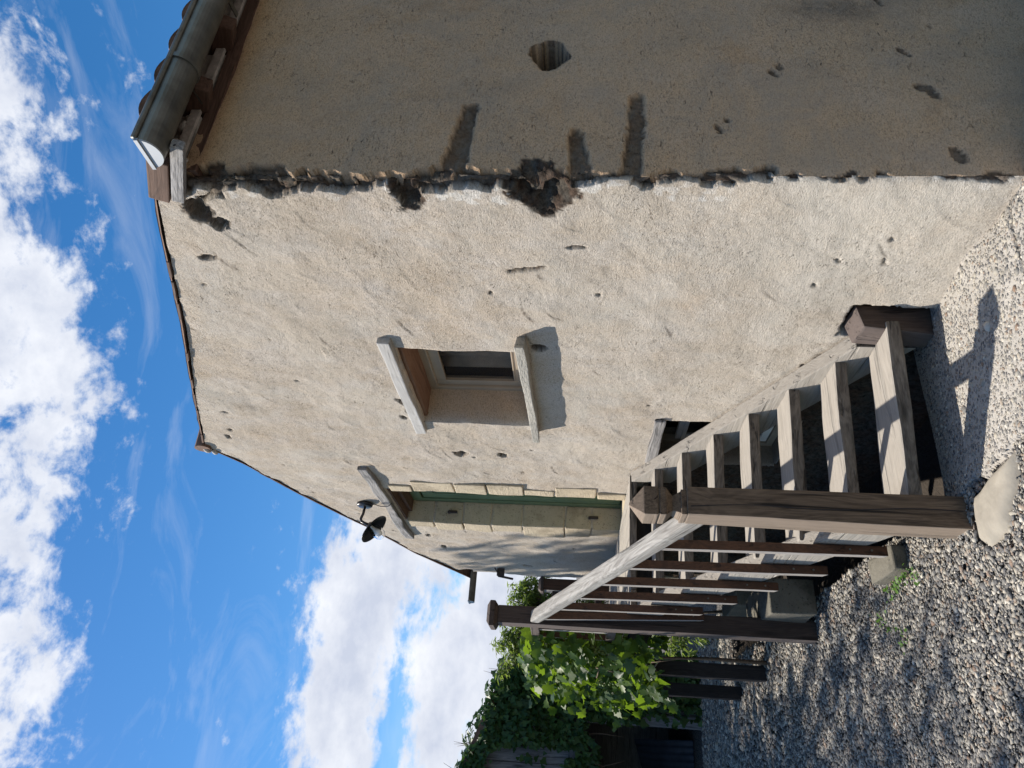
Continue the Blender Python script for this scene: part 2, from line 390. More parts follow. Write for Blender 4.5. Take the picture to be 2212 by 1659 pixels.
BARK = simple('bark', (.10, .08, .06), .95, 0, .35, 25, .012)
STEM = simple('vine_wood', (.17, .12, .085), .9, 0, .3, 40, .004)
BULBW = simple('opal_bulb', (.8, .8, .78), .3, 0, .02, 5)

def glass_fn(t, b):
    t.put(b.inputs['Base Color'], (.02, .022, .025, 1)); b.inputs['Roughness'].default_value = .04
    b.inputs['Specular IOR Level'].default_value = .6; b.inputs['Alpha'].default_value = .3
GLASS = mat('window_glass', glass_fn)
def jar_fn(t, b):
    t.put(b.inputs['Base Color'], (.95, .97, 1, 1)); b.inputs['Roughness'].default_value = .03
    b.inputs['Transmission Weight'].default_value = 1.0; b.inputs['IOR'].default_value = 1.06
JAR = mat('clear_glass', jar_fn)

def leaf_mat(name, c1, c2, tr, trans=.35, rough=.45):
    def fn(t, b):
        r = t.attr('lrand'); P = t.pos()
        col = t.mix(r, c1, c2); col = t.mix(t.rng(t.noise(P, 30, 3), .3, .8, 0, .35), col, tuple(q*.6 for q in c1))
        t.put(b.inputs['Base Color'], col); b.inputs['Roughness'].default_value = rough; b.inputs['Specular IOR Level'].default_value = .22
        tl = t.new('ShaderNodeBsdfTranslucent'); t.put(tl.inputs[0], t.mix(r, tr, tuple(q*1.25 for q in tr)))
        mx = t.new('ShaderNodeMixShader'); mx.inputs[0].default_value = trans
        t.l.new(b.outputs[0], mx.inputs[1]); t.l.new(tl.outputs[0], mx.inputs[2])
        t.l.new(mx.outputs[0], t.n['Material Output'].inputs[0])
    return mat(name, fn)
VINE_LEAF = leaf_mat('vine_leaf', (.034, .078, .026), (.125, .185, .038), (.20, .325, .02), .40, .42)
IVY_LEAF = leaf_mat('ivy_leaf', (.03, .065, .018), (.07, .13, .035), (.08, .18, .02), .22, .42)
TREE_LEAF = leaf_mat('tree_leaf', (.07, .11, .03), (.14, .20, .05), (.26, .36, .06), .4)
WEED_LEAF = leaf_mat('weed_leaf', (.08, .16, .03), (.14, .26, .05), (.2, .4, .05), .4)
GRAPE = simple('green_grape', (.16, .21, .06), .35, 0, .2, 30)

def gravel_fn(t, b):
    c = t.attr('pcol'); P = t.pos()
    col = t.ramp(c, [(0, (.035, .034, .033)), (.2, (.085, .082, .078)), (.42, (.165, .155, .135)), (.62, (.29, .265, .215)), (.78, (.40, .355, .275)), (.84, (.18, .105, .06)), (.92, (.36, .33, .27)), (1, (.58, .53, .44))])
    col = t.mix(t.rng(t.noise(P, 160, 3), .4, .75, 0, .5), col, (.30, .29, .28))
    t.put(b.inputs['Base Color'], col); b.inputs['Roughness'].default_value = .8
    t.put(b.inputs['Normal'], t.bump(t.noise(P, 220, 3), .002, .6))
GRAVEL = mat('gravel_stone', gravel_fn)
def ground_fn(t, b):
    P = t.pos(); c = t.voro(P, 55, out='Color'); d = t.voro(P, 55, out='Distance'); r = t.xyz(c)[0]
    col = t.ramp(r, [(0, (.06, .055, .052)), (.4, (.11, .10, .09)), (.8, (.18, .16, .14)), (1, (.28, .25, .22))])
    col = t.mix(t.rng(d, .35, .8), col, (.03, .028, .026))
    col = t.mix(t.rng(t.noise(P, .7, 5), .45, .7, 0, .35), col, (.12, .105, .085))
    t.put(b.inputs['Base Color'], col); b.inputs['Roughness'].default_value = .95
    t.put(b.inputs['Normal'], t.bump(t.math('SUBTRACT', 1, d), .02, 1))
GROUND = mat('yard_ground', ground_fn)
def pav_fn(t, b):
    P = t.pos(); n = t.noise(P, 2.2, 6, .65)
    base = t.mix(t.rng(n, .35, .65), (.36, .335, .295), (.46, .43, .385))
    v = t.voro(P, 58, out='Color'); d = t.voro(P, 58, out='Distance'); r = t.xyz(v)
    peb = t.ramp(r[0], [(0, (.05, .052, .06)), (.35, (.13, .13, .14)), (.6, (.27, .25, .225)), (.8, (.36, .31, .25)), (1, (.5, .49, .47))])
    msk = t.math('MULTIPLY', t.rng(d, .36, .5, 1, 0), t.rng(r[1], .2, .3))
    col = t.mix(t.math('MULTIPLY', msk, .85), base, peb)
    col = t.mix(t.rng(t.noise(P, 60, 4, .7), .33, .45, .55, 0), col, (.12, .11, .10))
    t.put(b.inputs['Base Color'], col); b.inputs['Roughness'].default_value = .9
    h = t.math('ADD', t.math('MULTIPLY', msk, t.math('SUBTRACT', 1, d)), t.math('MULTIPLY', t.noise(P, 90, 4, .7), .8))
    t.put(b.inputs['Normal'], t.bump(h, .012, 1))
PAVING = mat('exposed_aggregate', pav_fn)

# ------------------------------------------------------------------ ground
def sst(a, b, x):
    q = np.clip((np.asarray(x, float)-a)/(b-a), 0, 1); return q*q*(3-2*q)
def gz(x, y=0.0):
    x = np.asarray(x, float); y = np.asarray(y, float)
    return -.02 + .11*np.clip(x+1, 0, 1.6) - .006*np.clip(-1-x, 0, 12) - .50*np.minimum(.5*(y+.06+np.sqrt((y+.06)**2+.012)), 1.4)*sst(-.5, -.2, x) + .032*np.exp(-((x+1.12)**2+(y+1.0)**2)/.03)
def grid_sheet(name, xs, ys, zf, m, mask=None):
    X, Y = np.meshgrid(xs, ys, indexing='ij'); Z = zf(X, Y); nx, ny = X.shape
    I = np.arange(nx*ny).reshape(nx, ny)
    F = np.stack([I[:-1, :-1], I[1:, :-1], I[1:, 1:], I[:-1, 1:]], -1).reshape(-1, 4)
    if mask is not None:
        mc = mask((X[:-1, :-1]+X[1:, 1:])/2, (Y[:-1, :-1]+Y[1:, 1:])/2).ravel(); F = F[mc]
    return mesh_obj(name, np.stack([X, Y, Z], -1).reshape(-1, 3), F, m, None, True)
shade_floor = mat('shade_floor_dark', lambda t, b: (t.put(b.inputs['Base Color'], t.mix(t.noise(t.pos(), 25, 6, .7), (.022, .017, .013), (.06, .046, .034))), t.put(b.inputs['Normal'], t.bump(t.noise(t.pos(), 40, 5), .02, 1)), setattr(b.inputs['Roughness'], 'default_value', 1.0)))  # added pit floor, coloured near-black to deepen the shade under the stairs
sx, sy = np.linspace(-6.7, -1.2, 120), np.linspace(-.93, .12, 30)
def shade_floor_z(X, Y): return gz(X, Y)+.004-.50*sst(-1.22, -1.5, X)*sst(-.93, -.72, Y)*sst(-6.7, -6.2, X)+.012*fbm(X*5, Y*5, 3, 3)
g = grid_sheet('shade_floor', sx, sy, shade_floor_z, shade_floor); g['kind'] = 'structure'
xs = np.concatenate([[-900, -300, -100, -50, -30, -20, -15], np.arange(-12, 6.01, .1), [8, 12, 20, 50, 150, 400, 900]])
ys = np.concatenate([[-900, -300, -100, -40, -20, -10, -7], np.arange(-5, 3.01, .1), [5, 8, 14, 30, 100, 300, 900]])
g = grid_sheet('ground', xs, ys, lambda X, Y: gz(X, Y)-.022+.008*fbm(X*2.2, Y*2.2, 0, 3)-.75*(X < -1.25)*(X > -6.6)*(Y > -.88)*(Y < .5), GROUND); g['kind'] = 'structure'
# exposed-aggregate apron round the house, ragged edge towards the gravel
def pav_edge(x): return -.90 - .035*vn(x*5, 3.3) - .05*np.clip(-.45-x, 0, .6) + .02*vn(x*14, 1)
xs = np.linspace(-1.22, 4.2, 260); vs_ = np.linspace(0, 1, 40)
X, T = np.meshgrid(xs, vs_, indexing='ij')
yin = np.where(X > -.12, 3.2, .06); Y = pav_edge(X)*(1-T) + yin*T
Zp = gz(X, Y)+.004+.004*fbm(X*4, Y*4, 0, 3)
edge = T < 1e-6
Z2 = Zp.copy(); Z2[edge] -= .06
I = np.arange(X.size).reshape(X.shape)
F = np.stack([I[:-1, :-1], I[1:, :-1], I[1:, 1:], I[:-1, 1:]], -1).reshape(-1, 4)
p = mesh_obj('pavement', np.stack([X, Y, Z2], -1).reshape(-1, 3), F, PAVING, None, True); p['kind'] = 'structure'
# smooth cement footing beside the newel, half under the gravel
def blob_slab(name, poly, h, m, res=26):
    poly = np.array(poly); c = poly.mean(0); rings = np.linspace(0, 1, 9); V = []; F = []; n = len(poly)*6
    P = []
    for i in range(len(poly)):
        a, b_ = poly[i], poly[(i+1) % len(poly)]
        for k in range(6): P.append(a+(b_-a)*k/6)
    P = np.array(P)
    for r in rings:
        q = c+(P-c)*r; q = q+.012*r*np.stack([vn(q[:, 0]*9, q[:, 1]*9, 1), vn(q[:, 0]*9, q[:, 1]*9, 5)], 1)
        z = gz(q[:, 0], q[:, 1]) + h*(1-r**5) - .035*r**5 + .006*fbm(q[:, 0]*6, q[:, 1]*6, 2, 3)
        V.append(np.column_stack([q, z]))
    V = np.concatenate(V)
    for i in range(len(rings)-1):
        for j in range(n): F.append((i*n+j, i*n+(j+1) % n, (i+1)*n+(j+1) % n, (i+1)*n+j))
    return mesh_obj(name, V, F, m, None, True)
fs = blob_slab('kerb', [(-1.0, -.95), (-.76, -.90), (-.56, -.90), (-.62, -1.03), (-.78, -1.17), (-.98, -1.20), (-1.06, -1.14)], .022, CEMENT); fs['kind'] = 'structure'
# gravel: individual stones lying on the ground, one countless mass
def gravel():
    bm = bmesh.new(); bmesh.ops.create_icosphere(bm, subdivisions=1, radius=1)
    T = np.array([v.co[:] for v in bm.verts]); TF = np.array([[v.index for v in f.verts] for f in bm.faces]); bm.free()
    XY = []; R = []
    for (x0, x1, y0, y1, dens, r) in ((-2.6, .35, -2.4, -.86, 10500, .0080), (-4.6, -2.6, -2.5, -.75, 5600, .0105), (-9.2, -4.6, -2.7, -.2, 1900, .0165)):
        n = int((x1-x0)*(y1-y0)*dens); q = np.column_stack([RNG.uniform(x0, x1, n), RNG.uniform(y0, y1, n)])
        XY.append(q); R.append(np.minimum(r*RNG.lognormal(0, .42, n), r*2.4))
    XY = np.concatenate(XY); R = np.concatenate(R); x, y = XY.T
    pe = pav_edge(x)
    keep = np.where(x > -1.45, y < pe+.012, np.where(x > -6.6, y < -.86, y < 2))
    def inside(poly, s=1.0):
        poly = np.array(poly); c = poly.mean(0); poly = c+(poly-c)*s; r = np.zeros(len(x), bool)
        for i in range(len(poly)):
            a, b = poly[i], poly[i-1]
            r ^= ((a[1] > y) != (b[1] > y)) & (x < (b[0]-a[0])*(y-a[1])/(b[1]-a[1]+1e-9)+a[0])
        return r
    kb = inside([(-1.0, -.95), (-.76, -.90), (-.56, -.90), (-.62, -1.03), (-.78, -1.17), (-.98, -1.20), (-1.06, -1.14)], 1.0)
    keep &= ~(kb & (RNG.random(len(x)) > .03))
    x, y, R = x[keep], y[keep], R[keep]; n = len(x)
    V = np.broadcast_to(T, (n, 12, 3)).copy(); V *= 1+RNG.uniform(-.42, .38, (n, 12, 1))
    V *= np.stack([RNG.uniform(.75, 1.35, n), RNG.uniform(.6, 1.0, n), RNG.uniform(.3, .62, n)], 1)[:, None, :]
    ax = RNG.uniform(0, 2*pi, n); tl = RNG.normal(0, .35, n); c, s = np.cos(tl)[:, None], np.sin(tl)[:, None]
    vy = V[:, :, 1]*c-V[:, :, 2]*s; vz = V[:, :, 1]*s+V[:, :, 2]*c; c, s = np.cos(ax)[:, None], np.sin(ax)[:, None]
    vx = V[:, :, 0]*c-vy*s; vy2 = V[:, :, 0]*s+vy*c
    z0 = gz(x, y)-.012+.008*fbm(x*2.2, y*2.2, 0, 3)+RNG.uniform(-.002, .007, n)
    V = np.stack([vx*R[:, None]+x[:, None], vy2*R[:, None]+y[:, None], vz*R[:, None]+z0[:, None]], -1)
    F = (TF[None]+12*np.arange(n)[:, None, None]).reshape(-1, 3)
    o = mesh_obj('gravel', V.reshape(-1, 3), F, GRAVEL, None, False, {'pcol': np.repeat(RNG.random(n), 12)})
    return tag(o, 'loose grey and tan gravel covering the yard beside the wooden stairs', 'gravel', kind='stuff')
gravel()
def embedded():
    bm = bmesh.new(); bmesh.ops.create_icosphere(bm, subdivisions=1, radius=1)
    T = np.array([v.co[:] for v in bm.verts]); TF = np.array([[v.index for v in f.verts] for f in bm.faces]); bm.free()
    n = 9500; x = RNG.uniform(-1.2, .5, n); y = RNG.uniform(-.92, .9, n); k = (y > pav_edge(x)+.02) & ~((x < .02) & (y > -.012)); x, y = x[k], y[k]; n = len(x)
    R = .0058*RNG.lognormal(0, .38, n); V = np.broadcast_to(T, (n, 12, 3))*(1+RNG.uniform(-.2, .2, (n, 12, 1)))
    V = V*np.stack([RNG.uniform(.8, 1.5, n), RNG.uniform(.7, 1.2, n), RNG.uniform(.45, .7, n)], 1)[:, None, :]*R[:, None, None]
    a = RNG.uniform(0, 2*pi, n); c, s_ = np.cos(a)[:, None], np.sin(a)[:, None]
    z0 = gz(x, y)+.004+.004*fbm(x*4, y*4, 0, 3)-R*.12
    V = np.stack([V[:, :, 0]*c-V[:, :, 1]*s_+x[:, None], V[:, :, 0]*s_+V[:, :, 1]*c+y[:, None], V[:, :, 2]+z0[:, None]], -1)
    o = mesh_obj('pebbles', V.reshape(-1, 3), (TF[None]+12*np.arange(n)[:, None, None]).reshape(-1, 3), GRAVEL, None, False, {'pcol': np.repeat(.3+RNG.random(n)*.7, 12)})
    return tag(o, 'small pebbles set in the concrete apron at the foot of the house wall', 'pebbles', kind='stuff')
embedded()

# ------------------------------------------------------------------ house
house = empty('stone_house', (-3.3, 3.0, 0), 'old rough-rendered gable house with crumbling corner and a narrow green door', 'house')
RL = np.array([(-7.05, 3.02), (-6.77, 3.144), (-5.9, 3.569), (-4.99, 3.889), (-4.6, 4.075), (-3.97, 4.338), (-3.325, 4.56), (-2.948, 4.755), (-2.255, 4.492), (-1.71, 4.281), (-1.16, 4.057), (-.716, 3.897), (-.35, 3.763), (0, 3.62), (.35, 3.47)])
def roof_z(x): return np.interp(x, RL[:, 0], RL[:, 1])
LE = np.array([(-.4, -6.62), (1.63, -6.624), (2.21, -6.666), (2.555, -6.661), (2.75, -6.591), (2.905, -6.52), (3.05, -6.54), (3.2, -6.62)])
def left_x(z): return np.interp(z, LE[:, 0], LE[:, 1])
OPEN = [(-4.70, -3.80, 1.31, 3.46), (-2.405, -1.40, 2.085, 2.86), (-3.06, -2.275, .25, 1.165)]
def lin(a, b, st): n = max(1, int(round((b-a)/st))); return np.linspace(a, b, n+1)[:-1]
def breaks(pts, st):
    out = [lin(a, b, s) for (a, b), s in zip(zip(pts[:-1], pts[1:]), st)]; return np.concatenate(out+[[pts[-1]]])
SX = breaks([-6.75, -4.70, -3.80, -3.06, -2.405, -2.275, -1.40, -.5, .56, 1.7, 6.0], [.02, .018, .013, .013, .013, .012, .011, .0065, .010, .1])
ZZ = breaks([-.8, -.3, .25, 1.165, 1.31, 2.085, 2.86, 3.46, 3.65, 4.8], [.05, .014, .011, .011, .011, .011, .011, .011, .014])
def wall():
    S, Z = np.meshgrid(SX, ZZ, indexing='ij'); ns, nz = S.shape
    top = np.where(S < 0, roof_z(S), 3.50) - .012
    Sc, Zc = (S[:-1, :-1]+S[1:, 1:])/2, (Z[:-1, :-1]+Z[1:, 1:])/2
    keep = Z[:-1, :-1] < np.maximum(top[:-1, :-1], top[1:, :-1])-1e-4
    opn = np.zeros_like(keep)
    for x0, x1, z0, z1 in OPEN: opn |= (Sc > x0) & (Sc < x1) & (Zc > z0) & (Zc < z1)
    keep &= ~opn; keep &= S[1:, :-1] > left_x(Zc)-.002
    Zq = np.minimum(Z, top)
    # in-plane waviness so that no edge is ruler straight
    wx = .010*vn(S*4, Z*4, 3)+.006*vn(S*13, Z*13, 9); wz = .010*vn(S*4, Z*4, 13)+.006*vn(S*13, Z*13, 19)
    near = np.exp(-np.abs(S)/.06)
    Sw = S + wx*(1-near)*(np.abs(S) < 3.4); Zw = Zq + wz*(Z > .2)*(Z < 3.3)
    Sw = np.where(S < 0, np.maximum(Sw, left_x(Zw)+.012*vn(Z*16, 4.4)), Sw)
    # relief
    d = .016*fbm(S*.9, Z*.9, 1, 3) + .010*fbm(S*3.1, Z*3.1, 4, 3) + .0024*fbm(S*11, Z*11, 7, 3) + .0016*fbm(S*34, Z*48, 2, 2)
    expo_shade = np.zeros_like(S); lime = np.zeros_like(S); stain = np.zeros_like(S)
    nb0 = fbm(S*22, Z*22, 30, 3)
    wS, wZ = S+.006*nb0, Z+.006*vn(S*30, Z*30, 77)
    _, _, hh1 = worley(wS*26, wZ*26); _, _, hh2 = worley(wS*60+9, wZ*60)
    nb = .30*nb0+1.15*(hh1-.5)+.6*(hh2-.5)          # angular, broken outlines
    def pit(s0, z0, rs, rz, dep, e=1.0, rot=0.0, edge=.3, sharp=1.0, soft=.93):
        nonlocal d, expo_shade
        c, s_ = cos(rot), sin(rot); u = ((S-s0)*c+(Z-z0)*s_)/rs; v = (-(S-s0)*s_+(Z-z0)*c)/rz
        r = (np.abs(u)**(2*sharp)+np.abs(v)**(2*sharp))**(.5/sharp) + edge*nb
        k = 1-sst(soft, 1.0, r); d = d - 1.5*dep*k*(1+.5*nb*(soft > .9)); expo_shade = np.maximum(expo_shade, e*(1-sst(.98, 1.07, r)))
    # gable wall holes
    pit(-2.94, 2.66, .055, .055, .10); pit(-2.985, 2.335, .045, .03, .05, 1, .6)
    pit(-.19, 3.50, .085, .075, .05, .8, 0, .3, 1.0, .4); pit(-.28, 3.44, .05, .04, .03, .8)
    pit(-.09, 2.51, .10, .065, .040, .95, .12, .30, 1.5, .4); pit(-1.36, 2.0, .05, .045, .02, .9)
    pit(-.06, 1.935, .155, .12, .058, 1, .785, .14, 2.0, .25)
    pit(-2.1, 2.95, .05, .025, .02, .9, .5); pit(-2.25, 2.93, .03, .02, .02, .9); pit(-2.35, 3.0, .03, .02, .015, .8)
    pit(-2.75, 4.47, .035, .02, .02, .8); pit(-2.63, 4.40, .022, .018, .02, .8); pit(-2.3, 4.3, .015, .03, .012, .6)
    pit(-.55, 3.62, .02, .05, .02, .8); pit(-5.6, 3.2, .05, .03, .02, .8); pit(-5.2, 3.3, .04, .03, .02, .7); pit(-6.2, 2.3, .04, .06, .02, .7)
    pit(-1.35, .30, .022, .010, .01, .7); pit(-.72, .62, .018, .009, .01, .6); pit(-.55, .36, .03, .009, .008, .6, .4); pit(-.38, .40, .018, .008, .008, .5)
    pit(-.02, .72, .03, .03, .03, 1); pit(-.62, 2.02, .012, .09, .012, .9, .2); pit(-.45, 1.78, .012, .05, .01, .7)
    # niche at the foot of the stairs
    k = (1-sst(0, .02, -1.16-S+.01*nb))*(1-sst(0, .02, S+.915+.01*nb))*(1-sst(.36, .38, Z+.01*nb)); d = d-.10*k; expo_shade = np.maximum(expo_shade, k)
    rr = np.random.default_rng(5)
    for _ in range(46):
        s0 = rr.uniform(-6.2, -.15); z0 = rr.uniform(.2, 4.4)
        if z0 < roof_z(s0)-.1: pit(s0, z0, rr.uniform(.006, .022), rr.uniform(.006, .014), rr.uniform(.005, .018), rr.uniform(.5, 1), rr.uniform(-.8, .8))
    # trowel scratches and shallow blisters
    for _ in range(210):
        s0 = rr.uniform(-6.2, -.15); z0 = rr.uniform(.2, 4.3); a = rr.uniform(.2, 1.0)
        c, s_ = cos(a), sin(a); u = (S-s0)*c+(Z-z0)*s_; v = -(S-s0)*s_+(Z-z0)*c
        a_, L1 = rr.uniform(.0015, .0048), rr.uniform(.03, .13)
        v = v+.006*nb0+.15*u*u/L1
        d = d + a_*np.exp(-(u/L1)**2)*sst(-.004, .004, v)*np.exp(-np.maximum(v, 0)/rr.uniform(.02, .06))
        if rr.random() < .2: expo_shade = np.maximum(expo_shade, .75*np.exp(-(u/(L1*.7))**4)*np.exp(-((v+.003)/.0045)**2))
    # crack along the wooden string
    # side wall: put-log hole and fallen render showing dark stone
    pit(.765, 1.925, .088, .084, .55, 1, .5, .10, 1.6)
    for s0, s1, z0, z1, h in ((-.02, .44, 2.315, 2.26, .062), (-.02, .28, 1.775, 1.78, .05), (0, .505, 1.557, 1.53, .046)):
        zc = z0+(z1-z0)*(S-s0)/(s1-s0); hh = h*(1-.45*np.clip((S-s0)/(s1-s0), 0, 1))
        k = (1-sst(.88, 1.0, np.abs(Z-zc)/hh+.16*nb+.10*vn(S*9, z0*7)))*(1-sst(s1-.02, s1, S+.03*nb))*sst(-.02, .01, S); d = d-.016*k*(1+.8*hh1)-.008*k*nb0; expo_shade = np.maximum(expo_shade, .8*k)
    for (s0, z0, ra, rb, ro) in ((.62, .93, .035, .012, .8), (.66, .90, .02, .012, .2), (.28, 1.2, .03, .012, .5), (.33, 1.16, .015, .01, 0), (1.1, .40, .04, .014, .3), (.72, .36, .035, .013, .6), (.50, .32, .04, .02, 1.2), (.46, .29, .03, .02, .2), (.11, .26, .05, .022, .3), (.9, .22, .012, .008, 0)): pit(s0, z0, ra, rb, .008, .8, ro)
    stain = np.exp(-((S-1.05)/.10)**2-((Z-.62)/.22)**2) + .8*np.exp(-((S-1.3)/.2)**2-((Z-.25)/.2)**2)
    stain = np.clip(stain*(1+.6*nb), 0, 1)
    # crumbling corner
    A = .30+.70*sst(.75, 1.25, Z); A = A*(.75+.25*vn(Z*2, 8.8))
    fis = vn(Z*7.5, 2.2, .5)*.7+vn(Z*17, 5.1, .2)*.6
    sc = np.array([24., 15.]); cx_, cz_, hc = worley(wS*sc[0], wZ*sc[1]); cS, cZ = cx_/sc[0], cz_/sc[1]
    Ac = np.clip(.22+.78*sst(.75, 1.25, cZ)*(.8+.3*vn(cZ*2, 8.8)), 0, 1.1)
    w0 = (.036+.062*np.clip(vn(cZ*5.5, 2.2, .5)+.3, 0, 1))*Ac*np.where(cS > 0, .72, 1.0)+.003
    broke = (np.abs(cS) < w0*(.55+.75*hc)).astype(float)
    fine_edge = 1-sst(.0, .006, np.abs(S)-.16)
    dep = broke*fine_edge*Ac*(.016+.060*((hc*7.3) % 1.0)+.010*nb0+.008*hh2)
    d = d-np.maximum(dep, 0); expo_shade = np.maximum(expo_shade, broke*fine_edge*np.clip(.8+.3*((hc*3.7) % 1.0), 0, 1))
    # bare rubble behind the stairs and landing; its darkness also stands in for shade
    ln = np.minimum(.222+.1595/.322*(-.95-S)-.10, 1.20)+.06*nb+.05*vn(S*4, 6)
    k = sst(-.03, .03, ln-Z)*sst(-.02, .03, -1.17-S)*sst(-.1, .1, S+6.6); expo_shade = np.maximum(expo_shade, k); d = d-.03*k*(1+.5*nb)
    d = d+expo_shade*(.005*fbm(S*38, Z*38, 11, 3)+.010*(hh2-.5))
    lm = (S < .004)*(S > -.16)*(np.abs(cS) < w0*2.2+.012)*(((hh1*5.1) % 1.0) > .62)*sst(-.35, .1, vn(Z*3, 1.5)); lime = np.clip(lm*1.0, 0, 1)*(expo_shade < .4)
    topl = np.exp(-((roof_z(np.minimum(S, 0))-Z-.05)/.05)**2)*(S < 0)*(vn(S*5, 2)>.1); lime = np.maximum(lime, .0*topl)
    # sphere the strip round the corner
    d = np.where(S < .55, np.maximum(d, -.088-.02*hh1), d)
    nyl = 1-sst(-.035, .035, Sw); n = np.stack([1-nyl, -nyl, np.zeros_like(S)], -1); n /= np.linalg.norm(n, axis=-1, keepdims=True)
    P = np.stack([np.minimum(Sw, 0), np.maximum(Sw, 0), Zw], -1)
    rnd_ = .014*np.exp(-(S/.03)**2); P = P + n*(d-rnd_)[..., None]
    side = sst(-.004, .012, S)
    I = np.arange(ns*nz).reshape(ns, nz)
    F = np.stack([I[:-1, :-1], I[1:, :-1], I[1:, 1:], I[:-1, 1:]], -1)[keep].reshape(-1, 4)
    V = P.reshape(-1, 3); at = dict(side=side.ravel(), expo_shade=expo_shade.ravel(), lime=lime.ravel(), stain=stain.ravel())
    # reveals: push the rim of each opening into the wall
    Vn = [V]; Fn = [F]; base = len(V); ex = {k_: [v_] for k_, v_ in at.items()}
    for oi, (x0, x1, z0, z1) in enumerate(OPEN):
        i0, i1 = np.argmin(abs(SX-x0)), np.argmin(abs(SX-x1)); j0, j1 = np.argmin(abs(ZZ-z0)), np.argmin(abs(ZZ-z1))
        loop = [(i, j0) for i in range(i0, i1)]+[(i1, j) for j in range(j0, j1)]+[(i, j1) for i in range(i1, i0, -1)]+[(i0, j) for j in range(j1, j0, -1)]
        rim = np.array([I[i, j] for i, j in loop]); ring = rim; m = len(loop); c = np.array([(x0+x1)/2, 0, (z0+z1)/2])
        dpt = (.012, .05, .12, .2, .28, .34) if oi else (.012, .06, .12, .2, .26)
        sq = np.array([(SX[i], ZZ[j]) for i, j in loop])
        for k_, dy in enumerate(dpt):
            q = V[rim].copy(); f = min(1, dy/.1); q[:, 0] = q[:, 0]*(1-f)+sq[:, 0]*f; q[:, 2] = q[:, 2]*(1-f)+sq[:, 1]*f
            q[:, 0] += .004*vn(q[:, 2]*9, dy*20, oi); q[:, 2] += .004*vn(q[:, 0]*9, dy*20, oi+5); q[:, 1] = np.maximum(q[:, 1], -.02)*(1-f)+dy
            ids = base+np.arange(m); base += m; Vn.append(q)
            for k2 in ex: ex[k2].append(np.full(m, {'expo_shade': .55*(oi == 2)*min(1, k_/2), 'lime': .5 if k_ == 0 else 0.0, 'side': (.55 if oi == 1 else .2)*min(1, k_/2)}.get(k2, 0.0)))  # window reveals coloured browner and darker in place of the shade inside them
            r2 = np.roll(ring, -1); i2 = np.roll(ids, -1)
            Fn.append(np.stack([ring, r2, i2, ids], 1)); ring = ids
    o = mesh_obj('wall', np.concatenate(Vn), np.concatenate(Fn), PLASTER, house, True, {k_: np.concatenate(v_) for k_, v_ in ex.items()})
    return o
wall()
# the walls out of sight: left flank, back, and a dark room
m_ = MB()
m_.box((-6.66, .012, -.3), (-6.5, 6.0, 3.0), bev=0); m_.box((-6.5, 5.8, -.3), (-.02, 6.0, 3.4), bev=0)
gz_ = [(-6.5, 3.0), (-2.95, 4.5), (-.05, 3.4)]
m_.build('rear_wall', MORTAR, house)
m_ = MB()
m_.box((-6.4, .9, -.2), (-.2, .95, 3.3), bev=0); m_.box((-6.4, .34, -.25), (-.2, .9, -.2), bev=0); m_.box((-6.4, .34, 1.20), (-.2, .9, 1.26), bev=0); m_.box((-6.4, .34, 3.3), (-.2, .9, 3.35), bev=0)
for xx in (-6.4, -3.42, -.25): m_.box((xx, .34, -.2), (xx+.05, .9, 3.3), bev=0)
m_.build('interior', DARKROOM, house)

# roof: two pitches with a clay-tile surface, built along the measured sagging line
def roof():
    ys = np.concatenate([[-.006, .05], np.arange(0.06, 6.2, .025)])
    def sheet(xa, xb, nm):
        xs = np.linspace(xa, xb, 46)
        V = []; F = []
        X, Y = np.meshgrid(xs, ys, indexing='ij')
        tile = .042*np.abs(np.sin((Y-.02)*pi/.2))**.8*sst(.05, .2, Y+.35*sst(.1, .3, X))
        st = .018*(((X-xa)/.33) % 1.0)
        Zt = roof_z(X)+.016+tile+st*.6+.006*fbm(X*3, Y*3, 2, 2); Zt[:, 0] = roof_z(X[:, 0])+.012+.004*vn(X[:, 0]*9, 3)
        Zb = roof_z(X)+.002+0*Y
        n = X.size; V = np.concatenate([np.stack([X, Y, Zt], -1).reshape(-1, 3), np.stack([X, Y, Zb], -1).reshape(-1, 3)])
        I = np.arange(n).reshape(X.shape); A = np.stack([I[:-1, :-1], I[1:, :-1], I[1:, 1:], I[:-1, 1:]], -1).reshape(-1, 4)
        fs = [A, A[:, ::-1]+n]
        for e in (I[:, 0], I[:, -1][::-1], I[0][::-1], I[-1]): fs.append(np.stack([e[:-1], e[1:], e[1:]+n, e[:-1]+n], 1))
        return V, np.concatenate(fs)
    V1, F1 = sheet(-7.0, -2.948, 'a'); V2, F2 = sheet(-2.948, .30, 'b')
    return mesh_obj('roof', np.concatenate([V1, V2]), np.concatenate([F1, F2+len(V1)]), TILE, house, False)
rf = roof()
m_ = MB()                                       # ridge tile and its mortar, slightly proud of the gable
m_.tube([(-2.95, -.03, 4.765), (-2.95, .4, 4.775), (-2.95, 6.1, 4.775)], .062, 14)
m_.build('ridge_tiles', TILE, rf)
m_ = MB(); m_.rock((-2.99, -.01, 4.745), .045, 3, (1.0, .7, .6)); m_.rock((-3.05, -.01, 4.71), .035, 3, (1, .6, .6)); m_.build('ridge_mortar', MORTAR, rf, True)
